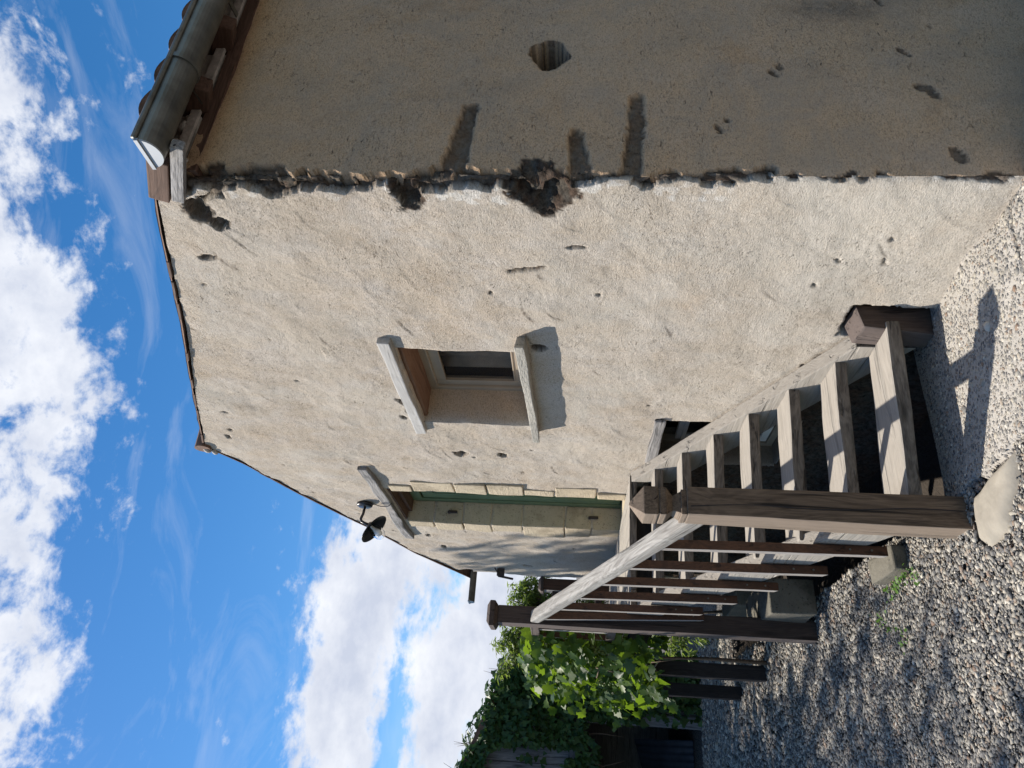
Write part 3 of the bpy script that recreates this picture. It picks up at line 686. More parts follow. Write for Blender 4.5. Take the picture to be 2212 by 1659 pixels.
for a, b_, dz in ((-2.9, -2.0, .0), (-1.95, -1.2, .0), (-1.1, -.3, .0), (-3.1, -3.9, .0), (-4.05, -5.0, -.002), (-5.1, -6.9, .0)):   # thin dark slips at the verge
    for i in range(4):
        if random.random() < .35: continue
        xa, xb = a+(b_-a)*i/4, a+(b_-a)*(i+random.uniform(.5, .95))/4
        m_ = MB(); m_.bar((xa, .016+random.uniform(-.004, .004), float(roof_z(xa))+.002+dz), (xb, .016, float(roof_z(xb))+.002+dz), .05, .014, bev=.002, cuts=3, wob=.004)
        m_.build('verge_slip', DARK_TIMBER, rf)
m_ = MB()
m_.bar((-.09, -.022, 3.628), (.135, -.022, 3.520), .05, .088, bev=.006); m_.build('verge_board', DARK_TIMBER, house)
m_ = MB(); m_.bar((-.10, -.026, 3.545), (.215, -.026, 3.398), .05, .052, bev=.006, cuts=6, wob=.004); m_.build('verge_rafter', LINTEL, house)
m_ = MB(); m_.bar((-.012, .03, 3.462), (-.012, 5.9, 3.462), .06, .066, bev=.006, cuts=14, wob=.008); m_.build('wall_plate', DARK_TIMBER, house)
m_ = MB(); m_.box((.018, .05, 3.50), (.035, 5.9, 3.545), bev=.002); m_.build('eaves_board', EAVES, house)
for yy in (.63, 1.07, 1.54, 2.05):
    m_ = MB(); m_.box((-.05, yy-.15, 3.50), (.014, yy+.17, 3.60), bev=.006, cuts=4, wob=.006); m_.build('eaves_infill', MORTAR, house)
m_ = MB(); m_.box((-.06, .03, 3.49), (.012, .36, 3.60), bev=.006, cuts=9, wob=.03)
for i in range(12): m_.rock((.0+random.uniform(-.02, .02), .06+.026*i, 3.51+random.uniform(-.03, .05)), random.uniform(.014, .026), 2, (1, 1.3, .8), .35)
m_.build('eaves_mortar', MORTAR, house, True)
for yy in (.43, .86, 1.3, 1.8, 2.3):
    r_ = MB(); r_.bar((-.25, yy, 3.650), (.15, yy, 3.465), .085, .10, bev=.008); r_.build('rafter', DARK_TIMBER, house)
m_ = MB(); m_.bar((.16, .0, 3.525), (.16, 5.9, 3.525), .03, .09, bev=.004); m_.build('fascia', DARK_TIMBER, house)

def gutter(nm, xc, zc, y0, y1, cap_y, joint=None):
    R_ = .072; n = 18; V = []; F = []; ys = [y0, y0+(y1-y0)*.5, y1]
    pr = [(R_*cos(a), R_*sin(a)) for a in np.linspace(pi, 2*pi, n)]
    inn = [((R_-.006)*cos(a), (R_-.006)*sin(a)+.0) for a in np.linspace(2*pi, pi, n)]
    P = pr+inn
    for yy in ys: V += [(xc+p_[0], yy, zc+p_[1]) for p_ in P]
    k = len(P)
    for i in range(2):
        for j in range(k): F.append((i*k+j, i*k+(j+1) % k, (i+1)*k+(j+1) % k, (i+1)*k+j))
    F.append(tuple(range(k))); F.append(tuple(range(3*k-1, 2*k-1, -1)))
    o = mesh_obj('gutter', V, F, ZINC, house, False)
    b_ = MB(); s_ = 1 if xc > 0 else -1
    b_.tube([(xc+s_*(R_+.006), y0, zc+.006), (xc+s_*(R_+.006), y1, zc+.006)], .011, 10); b_.build('rim_bead', ZINC, o, True)
    c_ = MB(); Mx = Matrix(((1, 0, 0, xc), (0, 0, -1, cap_y), (0, 1, 0, zc), (0, 0, 0, 1)))
    c_.prism([(q[0]*1.0, q[1]*1.0) for q in pr], Mx, .008); c_.prism([(-R_*1.06, -.012), (R_*1.06, -.012), (R_*1.06, .004), (-R_*1.06, .004)], Mx, .014)
    c_.build('end_cap', ZINC_NEW, o)
    for jy in (joint or []):
        j_ = MB(); Vj = []; Fj = []
        for yy in (jy-.012, jy+.012):
            for rr_ in (R_+.007, R_-.009): Vj += [(xc+rr_*cos(a), yy, zc+rr_*sin(a)) for a in np.linspace(pi, 2*pi, n)]
        for j in range(n-1): Fj += [(j, j+1, 2*n+j+1, 2*n+j), (n+j, 3*n+j, 3*n+j+1, n+j+1), (j, n+j, n+j+1, j+1), (2*n+j, 2*n+j+1, 3*n+j+1, 3*n+j)]
        j_.add(Vj, Fj); j_.build('joint_band', ZINC, o)
        h_ = MB(); h_.bar((xc-R_, jy, zc-.01), (xc-R_-.10, jy, zc-.02), .03, .006, bev=0); h_.build('gutter_bracket', ZINC, o)
    return o
gutter('g', .238, 3.497, -.10, 5.9, -.10, [.40, 1.02, 1.9])
gutter('g', -6.92, 3.06, -.30, 5.9, -.30, [])

# door: stone surround, oak lintel, frame, leaf
def stones(spec, name, label=None):
    m_ = MB()
    for (x0, x1, z0, z1, y0, y1) in spec:
        m_.box((x0+.004, y0+random.uniform(-.004, .006), z0+.006), (x1-.004, y1, z1-.006), bev=.010, cuts=7, wob=.010)
    return m_.build(name, STONE, house)
L_ = []; zs = [1.30, 1.60, 1.86, 2.28, 2.59, 2.88, 3.17, 3.44]; wl = [.20, .26, .32, .16, .22, .2, .16]
for i in range(7): L_.append((-4.70-wl[i], -4.688, zs[i], zs[i+1], -.014, .215))
zr = [1.30, 1.58, 1.94, 2.21, 2.53, 2.82, 3.20, 3.41]; wr = [.11, .20, .12, .21, .21, .23, .12]
for i in range(7): L_.append((-3.815, -3.80+wr[i], zr[i], zr[i+1], -.014, .215))
stones(L_[:7], 'door_jamb'); stones(L_[7:], 'door_jamb')
m_ = MB(); m_.box((-5.22, -.035, 3.475), (-3.27, .10, 3.565), bev=.012, cuts=26, wob=.016); m_.build('door_lintel', LINTEL, house, False, 'silvery cracked oak lintel over the door')
m_ = MB(); m_.box((-4.72, .10, 3.40), (-3.78, .22, 3.47), bev=.004); m_.box((-4.72, .02, 3.44), (-3.78, .10, 3.474), bev=.003); m_.build('door_soffit', DARK_TIMBER, house)
m_ = MB(); m_.box((-4.72, -.01, 1.26), (-3.78, .26, 1.312), bev=.004); m_.build('door_sill', STONE, house)
fr = MB()
fr.box((-4.71, .215, 1.31), (-4.63, .275, 3.40), bev=.006); fr.box((-3.87, .215, 1.31), (-3.79, .275, 3.40), bev=.006); fr.box((-4.63, .215, 3.30), (-3.87, .275, 3.40), bev=.006)
fr.build('door_frame', GREEN, house)
dl = MB(); dl.box((-4.625, .245, 1.32), (-3.875, .285, 3.295), bev=.003)
for (x0, x1, z0, z1) in ((-4.615, -4.505, 1.33, 3.285), (-3.995, -3.885, 1.33, 3.285), (-4.505, -3.995, 3.17, 3.285), (-4.505, -3.995, 1.33, 1.47)): dl.box((x0, .226, z0), (x1, .246, z1), bev=.006)
door = dl.build('door', GREEN, house)
dp = MB()
for (x0, x1, z0, z1) in ((-4.50, -4.47, 1.475, 3.165), (-4.03, -4.0, 1.475, 3.165), (-4.47, -4.03, 3.135, 3.165), (-4.47, -4.03, 1.475, 1.505)): dp.box((x0, .234, z0), (x1, .247, z1), bev=.005)
dp.build('panel_moulding', GREEN, door)
for zz in (3.02, 1.62):
    h_ = MB(); h_.bar((-4.695, .10, zz), (-4.655, .10, zz), .022, .022, bev=.004); h_.bar((-4.662, .10, zz), (-4.662, .10, zz-.085), .026, .026, upv=(0, 1, 0), bev=.006)
    h_.build('hinge_pin', IRON, house)
# upper window
m_ = MB(); m_.box((-2.545, -.022, 2.862), (-1.30, .06, 2.938), bev=.008, cuts=18, wob=.006); m_.build('window_lintel', PALE_BOARD, house, False, 'pale timber lintel over the small window')
m_ = MB(); m_.box((-2.43, .06, 2.835), (-1.38, .30, 2.862), bev=.004, cuts=6, wob=.004); m_.build('window_soffit', SOFFIT, house)
sv = MB(); sv.hexa([(-2.50, -.085, 2.018), (-1.215, -.085, 2.060), (-2.52, .10, 2.035), (-1.27, .10, 2.055), (-2.50, -.085, 2.068), (-1.215, -.085, 2.118), (-2.52, .10, 2.088), (-1.27, .10, 2.100)], bev=.007, cuts=18, wob=.008)
sv.build('window_sill', SILL, house, False, 'grey lichened stone window sill')
fr = MB()
def frame(fr, x0, x1, z0, z1, w, y0, y1):
    fr.box((x0, y0, z0), (x0+w, y1, z1), bev=.005); fr.box((x1-w, y0, z0), (x1, y1, z1), bev=.005)
    fr.box((x0+w+.0006, y0, z1-w), (x1-w-.0006, y1, z1), bev=.005); fr.box((x0+w+.0006, y0, z0), (x1-w-.0006, y1, z0+w), bev=.005)
frame(fr, -2.415, -1.39, 2.08, 2.84, .05, .28, .34); fo = fr.build('window_frame', CREAM, house)
f2 = MB(); frame(f2, -2.36, -1.445, 2.135, 2.785, .075, .295, .335); f2.build('sash', CREAM, fo)
f2 = MB(); frame(f2, -2.366, -1.439, 2.129, 2.791, .014, .272, .296); frame(f2, -2.292, -1.513, 2.203, 2.717, .012, .288, .297); f2.build('glazing_bead', CREAM, fo)
f3 = MB(); f3.box((-2.283, .312, 2.212), (-1.522, .318, 2.708), bev=0); f3.build('pane', GLASS, fo)
f4 = MB()
V = []; F = []
for i in range(60):
    xx = -2.3+.42*i/59; yy = .42+.02*sin(xx*48)+.01*sin(xx*17)
    V += [(xx, yy, 2.1), (xx, yy, 2.8), (xx, yy+.006, 2.1), (xx, yy+.006, 2.8)]
for i in range(59): a = i*4; F += [(a, a+4, a+5, a+1), (a+2, a+3, a+7, a+6), (a+1, a+5, a+7, a+3)]
f4.add(V, F); f4.build('curtain', CURTAIN, fo, True)
# low window behind the stairs
m_ = MB(); m_.box((-3.25, -.012, 1.155), (-2.255, .10, 1.232), bev=.012, cuts=16, wob=.014); m_.build('low_lintel', LINTEL, house)
fr = MB(); frame(fr, -3.06, -2.275, .255, 1.16, .05, .20, .26); lo = fr.build('low_window_frame', CREAM, house)
f2 = MB(); frame(f2, -3.005, -2.33, .31, 1.0, .055, .215, .25); f2.box((-3.0, .2, .93), (-2.33, .215, .96), bev=.003); f2.build('sash', WHITE, lo)
f3 = MB(); f3.box((-2.95, .23, .365), (-2.385, .236, .945), bev=0); f3.build('pane', GLASS, lo)
# small wall bracket near the left corner
bk = MB(); bk.bar((-6.36, -.01, 2.63), (-6.36, -.10, 2.63), .03, .09, bev=.004); bk.bar((-6.36, -.10, 2.66), (-6.40, -.12, 2.48), .02, .02, bev=.003); bk.bar((-6.30, -.02, 2.70), (-6.36, -.10, 2.64), .012, .012, bev=0)
bk.build('shutter_bracket', IRON, house)

# wall lamp
lp = empty('wall_lamp', (-4.22, -.01, 3.75), 'black dish-shaped outdoor lamp with clear bulb cover beside the green door', 'wall lamp')
m_ = MB(); Mb = Matrix(((1, 0, 0, -4.22), (0, 0, -1, 0.0), (0, 1, 0, 3.75), (0, 0, 0, 1)))
m_.lathe([(.001, .0), (.075, .0), (.075, .022), (.060, .034), (.001, .036)], Mb); m_.build('wall_plate', BLACK, lp, True)
m_ = MB(); m_.tube([(-4.22, -.03, 3.745), (-4.22, -.10, 3.75), (-4.22, -.15, 3.765), (-4.222, -.175, 3.755), (-4.226, -.19, 3.725), (-4.23, -.20, 3.69)], .013, 10); m_.build('arm', BLACK, lp, True)
ax_ = Vector((.0, -.60, -.80)).normalized(); zx = -ax_; xx = Vector((1, 0, 0)); yx = zx.cross(xx).normalized(); xx = yx.cross(zx)
c0 = Vector((-4.235, -.235, 3.635)); Ms = Matrix(((xx.x, yx.x, zx.x, c0.x), (xx.y, yx.y, zx.y, c0.y), (xx.z, yx.z, zx.z, c0.z), (0, 0, 0, 1)))
m_ = MB(); m_.lathe([(.001, .065), (.03, .062), (.045, .04), (.09, .022), (.148, -.004), (.152, -.012), (.146, -.009), (.09, .015), (.04, .030), (.001, .034)], Ms, 40); m_.build('lamp_shade', BLACK, lp, True)
m_ = MB(); m_.lathe([(.035, .035), (.052, -.01), (.056, -.06), (.050, -.10), (.03, -.13), (.001, -.138)], Ms, 28); m_.build('glass_cover', JAR, lp, True)
m_ = MB(); m_.lathe([(.014, .03), (.016, -.01), (.034, -.05), (.036, -.07), (.026, -.095), (.001, -.105)], Ms, 24); m_.build('bulb', BULBW, lp, True)

m_ = MB(); m_.tube([(-4.215, -.02, 3.715), (-4.17, -.022, 3.64), (-4.16, -.045, 3.57), (-4.14, -.046, 3.50), (-4.10, -.03, 3.46)], .004, 6); m_.build('cable', BLACK, lp, True)

# ------------------------------------------------------------------ staircase
st = empty('wooden_staircase', (-2.3, -.55, -.04), 'weathered oak open staircase with landing, handrail and square newel posts along the gable wall', 'staircase')
SK = .165
def nose(n): return -.95-.322*(n-1), .222+.1595*(n-1)     # at the wall
def yo(x): return -.985-.034*(-1.5-x)                       # outer face of the outer string
for n in range(1, 8):
    xn, zn = nose(n); m_ = MB(); y0 = -.045; y1 = yo(xn)+.03
    wdp = .275; th = .066; j = random.uniform(-.004, .004)
    def P(dx, y, z): return (xn-dx+SK*(y+.1)+j, y, z)
    m_.hexa([P(wdp, y1, zn-th), P(0, y1, zn-th), P(wdp, y0, zn-th), P(0, y0, zn-th), P(wdp, y1, zn), P(0, y1, zn), P(wdp, y0, zn), P(0, y0, zn)], bev=.013, cuts=10, wob=.007)
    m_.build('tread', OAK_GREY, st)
# strings: sloping boards, the inner one against the wall
def string(ya, yb, skew, name, mt, zt0, ztop, x0, x1, dep):
    m_ = MB(); C = []
    for z_ in (0, 1):
        for y_ in (0, 1):
            for k in (0, 1):
                x = (x0, x1)[k]; y = (ya(x), yb(x))[y_]; z = zt0+(ztop-zt0)*(x-x0)/(x1-x0)-(1-z_)*dep; C.append((x, y, z))
    m_.hexa(C, bev=.006, cuts=10, wob=.004); return m_.build(name, mt, st)
sl_ = .1595/.322
string(lambda x: -.098, lambda x: -.014, 0, 'string_board', OAK_GREY, nose(1)[1]+.012+sl_*(-.95+3.16), nose(1)[1]+.012+sl_*(-.95+1.115), -3.16, -1.115, .30)
zo = lambda x: .222-.02+sl_*(-.95-SK*.9-x)
string(lambda x: yo(x), lambda x: yo(x)+.075, 0, 'string_board', OAK_GREY, zo(-3.42), zo(-1.22), -3.42, -1.22, .26)
m_ = MB()
m_.hexa([(-1.10, -.10, -.02), (-.985, -.10, -.02), (-1.13, .05, -.02), (-.965, .05, -.02), (-1.105, -.085, .345), (-.95, -.085, .335), (-1.12, .05, .365), (-.94, .05, .36)], bev=.012, cuts=5, wob=.006)
m_.build('foot_stub', OAK_UPPER, st)
# newel with a turned-block finial
nw = MB()
def frust(m_, cx0, cy0, z0, a0, cx1, cy1, z1, a1, **k):
    C = []
    for (cx_, cy_, z_, a_) in ((cx0, cy0, z0, a0), (cx1, cy1, z1, a1)):
        for yy in (-1, 1):
            for xx_ in (-1, 1): C.append((cx_+xx_*a_[0]/2, cy_+yy*a_[1]/2, z_))
    return m_.hexa(C, **k)
nx, ny = -1.135, -1.0
frust(nw, nx, ny-.005, -.03, (.17, .152), nx, ny+.005, 1.235, (.145, .136), bev=.007, cuts=14, wob=.004)
frust(nw, nx, ny, 1.2352, (.132, .122), nx, ny, 1.262, (.132, .122), bev=.003)
frust(nw, nx, ny, 1.2622, (.118, .108), nx, ny, 1.300, (.078, .072), bev=.003)
newel = nw.build('newel_post', OAK_POST, st)
fn = MB()
frust(fn, nx, ny, 1.2985, (.08, .072), nx, ny, 1.333, (.145, .136), bev=.004)
frust(fn, nx, ny, 1.3332, (.145, .136), nx, ny, 1.362, (.145, .136), bev=.004)
frust(fn, nx, ny, 1.3622, (.13, .122), nx, ny, 1.370, (.13, .122), bev=.001)
frust(fn, nx, ny, 1.3702, (.147, .138), nx, ny, 1.435, (.147, .138), bev=.004)
frust(fn, nx, ny, 1.4352, (.143, .134), nx, ny, 1.500, (.012, .012), bev=.002)
fn.build('finial', OAK_POST, newel)
ck = MB()                                       # long drying check down the face
pts = [(nx+.0865-.013*k/20-.0003, ny-.008+.018*sin(k*.5)*.4-.004*k/20+.012*(10-k)/20, .02+1.2*k/20) for k in range(21)]
ck.tube(pts, .0022, 5); ck.build('check', BLACK_OAK, newel)
# upper newel
ux, uy = -3.57, -1.085
un = MB(); frust(un, ux, uy, -.08, (.15, .145), ux, uy, 2.335, (.14, .132), bev=.006, cuts=14, wob=.003); upn = un.build('newel_post', OAK_UPPER, st)
uc = MB(); frust(uc, ux, uy, 2.3352, (.14, .132), ux, uy, 2.358, (.20, .19), bev=.003); frust(uc, ux, uy, 2.3582, (.20, .19), ux, uy, 2.395, (.20, .19), bev=.004); frust(uc, ux, uy, 2.3952, (.20, .19), ux, uy, 2.42, (.13, .12), bev=.003)
uc.build('post_cap', OAK_UPPER, upn)
# handrail
def ry(x): return -1.015-.036*(-1.2-x)
def rz(x): return 1.165+.385*(-1.2-x)
m_ = MB(); m_.bar((-1.185, ry(-1.185), rz(-1.185)), (-3.49, ry(-3.49), rz(-3.49)), .088, .075, bev=.014, cuts=14, wob=.003); m_.build('handrail', OAK_RAIL, st)
# balusters bolted to the outer face of the string
BX = [-1.67, -2.05, -2.42, -2.78, -3.12, -3.46]
for i, bx in enumerate(BX):
    yb = yo(bx)-.028; zb = max(zo(bx)-.34, float(gz(bx))+.01); zt = rz(bx)-.03
    if i == 5: yb = -1.04; zb = .8
    m_ = MB(); m_.hexa([(bx-.022, yb-.026, zb), (bx+.022, yb-.026, zb-.02), (bx-.022, yb+.026, zb), (bx+.022, yb+.026, zb-.02),
                        (bx-.022, ry(bx)-.026, zt+.012), (bx+.022, ry(bx)-.026, zt), (bx-.022, ry(bx)+.026, zt+.012), (bx+.022, ry(bx)+.026, zt)], bev=.004, cuts=8, wob=.002)
    bo = m_.build('baluster', OAK_RED, st)
    for zq in (zb+.06, zb+.17):
        q = MB(); q.tube([(bx+.021, yb, zq), (bx+.026, yb, zq)], .006, 8); q.build('screw', ZINC, bo)
# landing
m_ = MB(); xn, zn = nose(8)
m_.hexa([(xn-.05+SK*(-.95), -1.02, zn-.056), (xn+SK*(-.92), -1.02, zn-.056), (xn-.05, -.03, zn-.056), (xn+SK*.07, -.03, zn-.056),
         (xn-.05+SK*(-.95), -1.02, zn), (xn+SK*(-.92), -1.02, zn), (xn-.05, -.03, zn), (xn+SK*.07, -.03, zn)], bev=.006, cuts=5, wob=.003); m_.build('tread', OAK_GREY, st)
def ylo(x): return -1.09-.048*(-3.57-x)
m_ = MB()
for i in range(7):
    fa, fb = i/7, (i+.94)/7
    C = []
    for zz in (zn-.045, zn-.004):
        for f_ in (fb, fa):
            for xa in (-6.75, -3.28): C.append((xa, -.03*(1-f_)+(ylo(xa)+.03)*f_, zz))
    m_.hexa(C, bev=.004)
m_.build('landing_boards', OAK_GREY, st)
m_ = MB(); m_.bar((-3.5, ylo(-3.5)+.05, zn-.14), (-6.75, ylo(-6.75)+.05, zn-.14), .07, .18, bev=.006); m_.build('landing_beam', BLACK_OAK, st)
m_ = MB(); m_.bar((-3.5, -.05, zn-.14), (-6.75, -.05, zn-.14), .06, .16, bev=.006); m_.build('wall_beam', BLACK_OAK, st)
for xx_ in (-3.45, -4.3, -5.2, -6.0, -6.7):
    m_ = MB(); m_.bar((xx_, -.09, zn-.12), (xx_, ylo(xx_)+.09, zn-.12), .06, .12, bev=.004); m_.build('landing_joist', BLACK_OAK, st)
for px in (-5.2, -6.35):
    m_ = MB(); frust(m_, px, ylo(px)-.012, -.12, (.13, .13), px, ylo(px)-.012, 2.12, (.125, .125), bev=.006, cuts=6, wob=.002); m_.build('landing_post', BLACK_OAK, st)
for a, b_, zz in ((-3.64, -5.13, 2.06), (-5.27, -6.28, 2.06), (-3.64, -5.13, 1.45), (-5.27, -6.28, 1.45)):
    m_ = MB(); m_.bar((a, ylo(a), zz), (b_, ylo(b_), zz), .07, .07, bev=.005); m_.build('guard_rail', OAK_UPPER, st)
for px in np.arange(-3.85, -6.2, -.27):
    if abs(px+5.2) < .12: continue
    m_ = MB(); m_.bar((px, ylo(px), 1.48), (px, ylo(px), 2.03), .05, .045, upv=(0, 1, 0), bev=.004); m_.build('baluster', OAK_RED, st)
m_ = MB(); frust(m_, -6.72, -.10, 1.2, (.14, .14), -6.72, -.10, 2.125, (.14, .14), bev=.005); ep = m_.build('landing_post', OAK_RED, st)
m_ = MB(); frust(m_, -6.72, -.10, 2.1252, (.18, .18), -6.72, -.10, 2.16, (.18, .18), bev=.004); frust(m_, -6.72, -.10, 2.1602, (.17, .17), -6.72, -.10, 2.19, (.11, .11), bev=.003); m_.build('post_cap', OAK_UPPER, ep)
for zz in (1.98, 1.46):
    m_ = MB(); m_.bar((-6.72, -.17, zz), (-6.72, -1.2, zz), .05, .08, bev=.004); m_.build('guard_rail', OAK_UPPER, st)
for yy in (-.35, -.55, -.75, -.95):
    m_ = MB(); m_.bar((-6.72, yy, 1.5), (-6.72, yy, 1.94), .045, .04, upv=(0, 1, 0), bev=.003); m_.build('baluster', OAK_GREY, st)

# stone blocks under the stair
def block(name, lo, hi, m, label, cat, wob=.02):
    m_ = MB(); m_.box(lo, hi, bev=.012, cuts=12, wob=wob); o = m_.build(name, m, None, True); return tag(o, label, cat)
block('stone_block', (-3.95, -1.03, .03), (-3.20, -.78, .36), OLDSTONE, 'mottled pale stone block lying under the stairs beside the dark upper post', 'stone block')
block('stone_slab', (-5.6, -.62, -.1), (-4.9, -.35, .22), OLDSTONE, 'dark grey stone slab standing in the shade beneath the landing', 'stone slab', .012)
block('paving_stone', (-2.16, -1.075, -.09), (-1.80, -.93, .035), OLDSTONE, 'flat grey stone beside green weeds at the foot of the balusters', 'paving stone', .02)

# ------------------------------------------------------------------ leaves
def leaf_template(kind):
    if kind == 'vine':
        o = [(0, 0), (.22, -.14), (.46, -.02), (.38, .2), (.62, .34), (.40, .52), (.34, .72), (.16, .76), (0, 1.0), (-.16, .76), (-.34, .72), (-.40, .52), (-.62, .34), (-.38, .2), (-.46, -.02), (-.22, -.14)]; c = (0, .36)
    elif kind == 'ivy':
        o = [(0, 0), (.3, -.08), (.5, .22), (.28, .42), (0, .95), (-.28, .42), (-.5, .22), (-.3, -.08)]; c = (0, .3)
    elif kind == 'lance':
        o = [(0, 0), (.11, .25), (.13, .5), (.07, .8), (0, 1.05), (-.07, .8), (-.13, .5), (-.11, .25)]; c = (0, .5)
    else:
        o = [(0, 0), (.3, .25), (.32, .6), (0, 1), (-.32, .6), (-.3, .25)]; c = (0, .45)
    V = [(x, y, .10*abs(x)-.12*(y-.4)**2) for x, y in o]+[(c[0], c[1], -.03)]; n = len(o)
    return np.array(V), np.array([(i, (i+1) % n, n) for i in range(n)])
def leaves(name, kind, P, N, size, m, parent=None, droop=.5, seed=1, tip=None, spread=.35):
    r = np.random.default_rng(seed); P = np.asarray(P, float); n = len(P); T, TF = leaf_template(kind)
    N = N+r.normal(0, spread, (n, 3)); N /= np.linalg.norm(N, axis=1, keepdims=True)
    d = np.column_stack([r.normal(0, .6, n), r.normal(0, .6, n), -np.full(n, droop)+r.normal(0, .5, n)]) if tip is None else tip+r.normal(0, .35, (n, 3))
    d -= (d*N).sum(1, keepdims=True)*N; d /= np.linalg.norm(d, axis=1, keepdims=True)+1e-9; s = np.cross(d, N)
    sz = size*r.uniform(.45, 1.35, n); cur = r.uniform(-1, 3.0, n)
    V = P[:, None, :] + sz[:, None, None]*(T[None, :, 0, None]*s[:, None, :] + T[None, :, 1, None]*d[:, None, :] + (T[None, :, 2]*cur[:, None])[..., None]*N[:, None, :])
    k = len(T); F = (TF[None]+k*np.arange(n)[:, None, None]).reshape(-1, 3)
    return mesh_obj(name, V.reshape(-1, 3), F, m, parent, False, {'lrand': np.repeat(r.random(n)**1.7, k)})

# grapevine over the landing rail
gv = empty('grapevine', (-5.0, -1.3, 0), 'leafy grapevine with green grapes growing over the landing rail', 'grapevine')
r = np.random.default_rng(11)
def ell(n, c, rad, r, shell=.35):
    q = r.normal(0, 1, (n, 3)); q /= np.linalg.norm(q, axis=1, keepdims=True); rr_ = r.random(n)**shell
    return np.array(c)+q*rr_[:, None]*np.array(rad), q
PV = []; NV = []
for c, rad, n in (((-4.35, -1.17, 1.85), (.5, .16, .38), 190), ((-4.9, -1.22, 1.55), (.55, .17, .5), 240), ((-5.6, -1.27, 1.46), (.6, .17, .46), 240), ((-6.1, -1.32, 1.32), (.5, .18, .38), 170), ((-4.25, -1.16, 1.35), (.35, .14, .4), 110), ((-5.2, -1.30, 1.9), (.6, .2, .3), 150), ((-5.0, -1.2, 2.12), (1.1, .16, .14), 150)):
    p_, q_ = ell(n, c, rad, r); PV.append(p_); NV.append(q_*.7+np.array([.45, -.5, .55]))
PV = np.concatenate(PV); NV = np.concatenate(NV)
for k in range(46):                              # loose shoots hanging out of the mass
    a = np.array([r.uniform(-6.3, -4.0), -1.25, r.uniform(1.0, 2.15)]); dv = np.array([r.uniform(-.3, .35), r.uniform(-.40, -.12), r.uniform(-.25, .2)]); m = int(r.integers(6, 12))
    tt = np.linspace(.2, 1, m)[:, None]; q = a+dv*tt*r.uniform(.6, 1.1)+np.array([0, 0, -.12])*tt**2+r.normal(0, .025, (m, 3)); PV = np.concatenate([PV, q]); NV = np.concatenate([NV, np.tile(np.array([.45, -.45, .6]), (m, 1))])
leaves('foliage', 'vine', PV, NV, .092, VINE_LEAF, gv, .7, 3, spread=.6)
m_ = MB()
m_.tube([(-5.06, -1.10, -.08), (-5.07, -1.09, .5), (-5.0, -1.12, 1.0), (-4.7, -1.13, 1.4), (-4.3, -1.14, 1.9)], [.018, .016, .014, .012, .008], 8)
for i in range(16):
    a = Vector((random.uniform(-4.6, -4.2), -1.17, random.uniform(.95, 1.9))); b_ = a+Vector((random.uniform(-1.2, .3), random.uniform(-.25, .0), random.uniform(-.25, .3)))
    m_.tube([a, (a+b_)/2+Vector((0, -.05, .08)), b_], [.008, .006, .003], 6)
m_.build('vine_stem', STEM, gv, True)
for c in ((-4.15, -1.22, 1.62), (-4.3, -1.27, 1.50), (-4.75, -1.38, 1.5), (-5.2, -1.5, 1.1), (-4.6, -1.33, 1.25)):
    m_ = MB()
    for k in range(34):
        f_ = k/34; w = .045*(1-f_*.75); m_.rock((c[0]+random.uniform(-w, w), c[1]+random.uniform(-w, w), c[2]-.17*f_), .0125, 1, (1, 1, 1), .0)
    m_.build('grape_bunch', GRAPE, gv, True)

# ------------------------------------------------------------------ barn behind, smothered in ivy
BXF = -9.3
barn = empty('barn', (BXF-1.5, -3.5, 0), 'dark wooden barn with an open doorway and grey planks under ivy', 'barn')
def btop(y): return 2.70+.385*(-.7-y) if y > -4.2 else 4.05-.385*(-4.2-y)
m_ = MB()
for i in range(9):
    y0 = -1.78-.21*i; m_.box((BXF-.03, y0-.205, 1.78), (BXF, y0, btop(y0)-.1), bev=.004, cuts=5, wob=.006)
m_.build('plank_panel', BARN_WOOD, barn)
m_ = MB()
for i in range(5):
    y0 = -.50-.17*i; m_.box((BXF-.05, y0-.165, -.1), (BXF-.02, y0, 2.55), bev=.004, cuts=5, wob=.006)
m_.box((BXF-.09, -5.6, 1.64), (BXF-.055, -.5, 2.5), bev=0); m_.build('plank_wall', BARN_WOOD, barn)
m_ = MB(); V = [(BXF-.06, y_, z_) for y_, z_ in ((-.5, 2.4), (-.5, 2.58), (-4.2, 3.98), (-5.6, 3.45), (-5.6, 2.4))]; m_.add(V+[(x_-.02, y_, z_) for x_, y_, z_ in V], [(0, 1, 2, 3, 4), (9, 8, 7, 6, 5)]+[(i, (i+4) % 5, (i+4) % 5+5, i+5) for i in range(5)]); m_.build('gable_boards', BARN_WOOD, barn)
m_ = MB()
for i in range(6):
    y0 = -3.1-.25*i; m_.box((BXF-.03, y0-.245, -.1), (BXF, y0, 1.62), bev=.004)
m_.build('plank_wall', BARN_WOOD, barn)
m_ = MB(); m_.box((BXF-.1, -3.2, 1.62), (BXF+.04, -1.28, 1.78), bev=.01, cuts=8, wob=.01); m_.build('door_beam', BARN_WOOD, barn)
m_ = MB(); m_.box((BXF-.1, -1.42, -.1), (BXF+.05, -1.27, 1.62), bev=.01, cuts=8, wob=.01); m_.build('door_post', BARN_WOOD, barn)
m_ = MB()
m_.box((BXF-4, -.62, -.4), (BXF-.095, -.55, 2.5), bev=0); m_.box((BXF-4.1, -5.6, -.4), (BXF-4, -.55, 2.5), bev=0); m_.box((BXF-4, -5.6, -.4), (BXF-.095, -5.5, 3.5), bev=0)
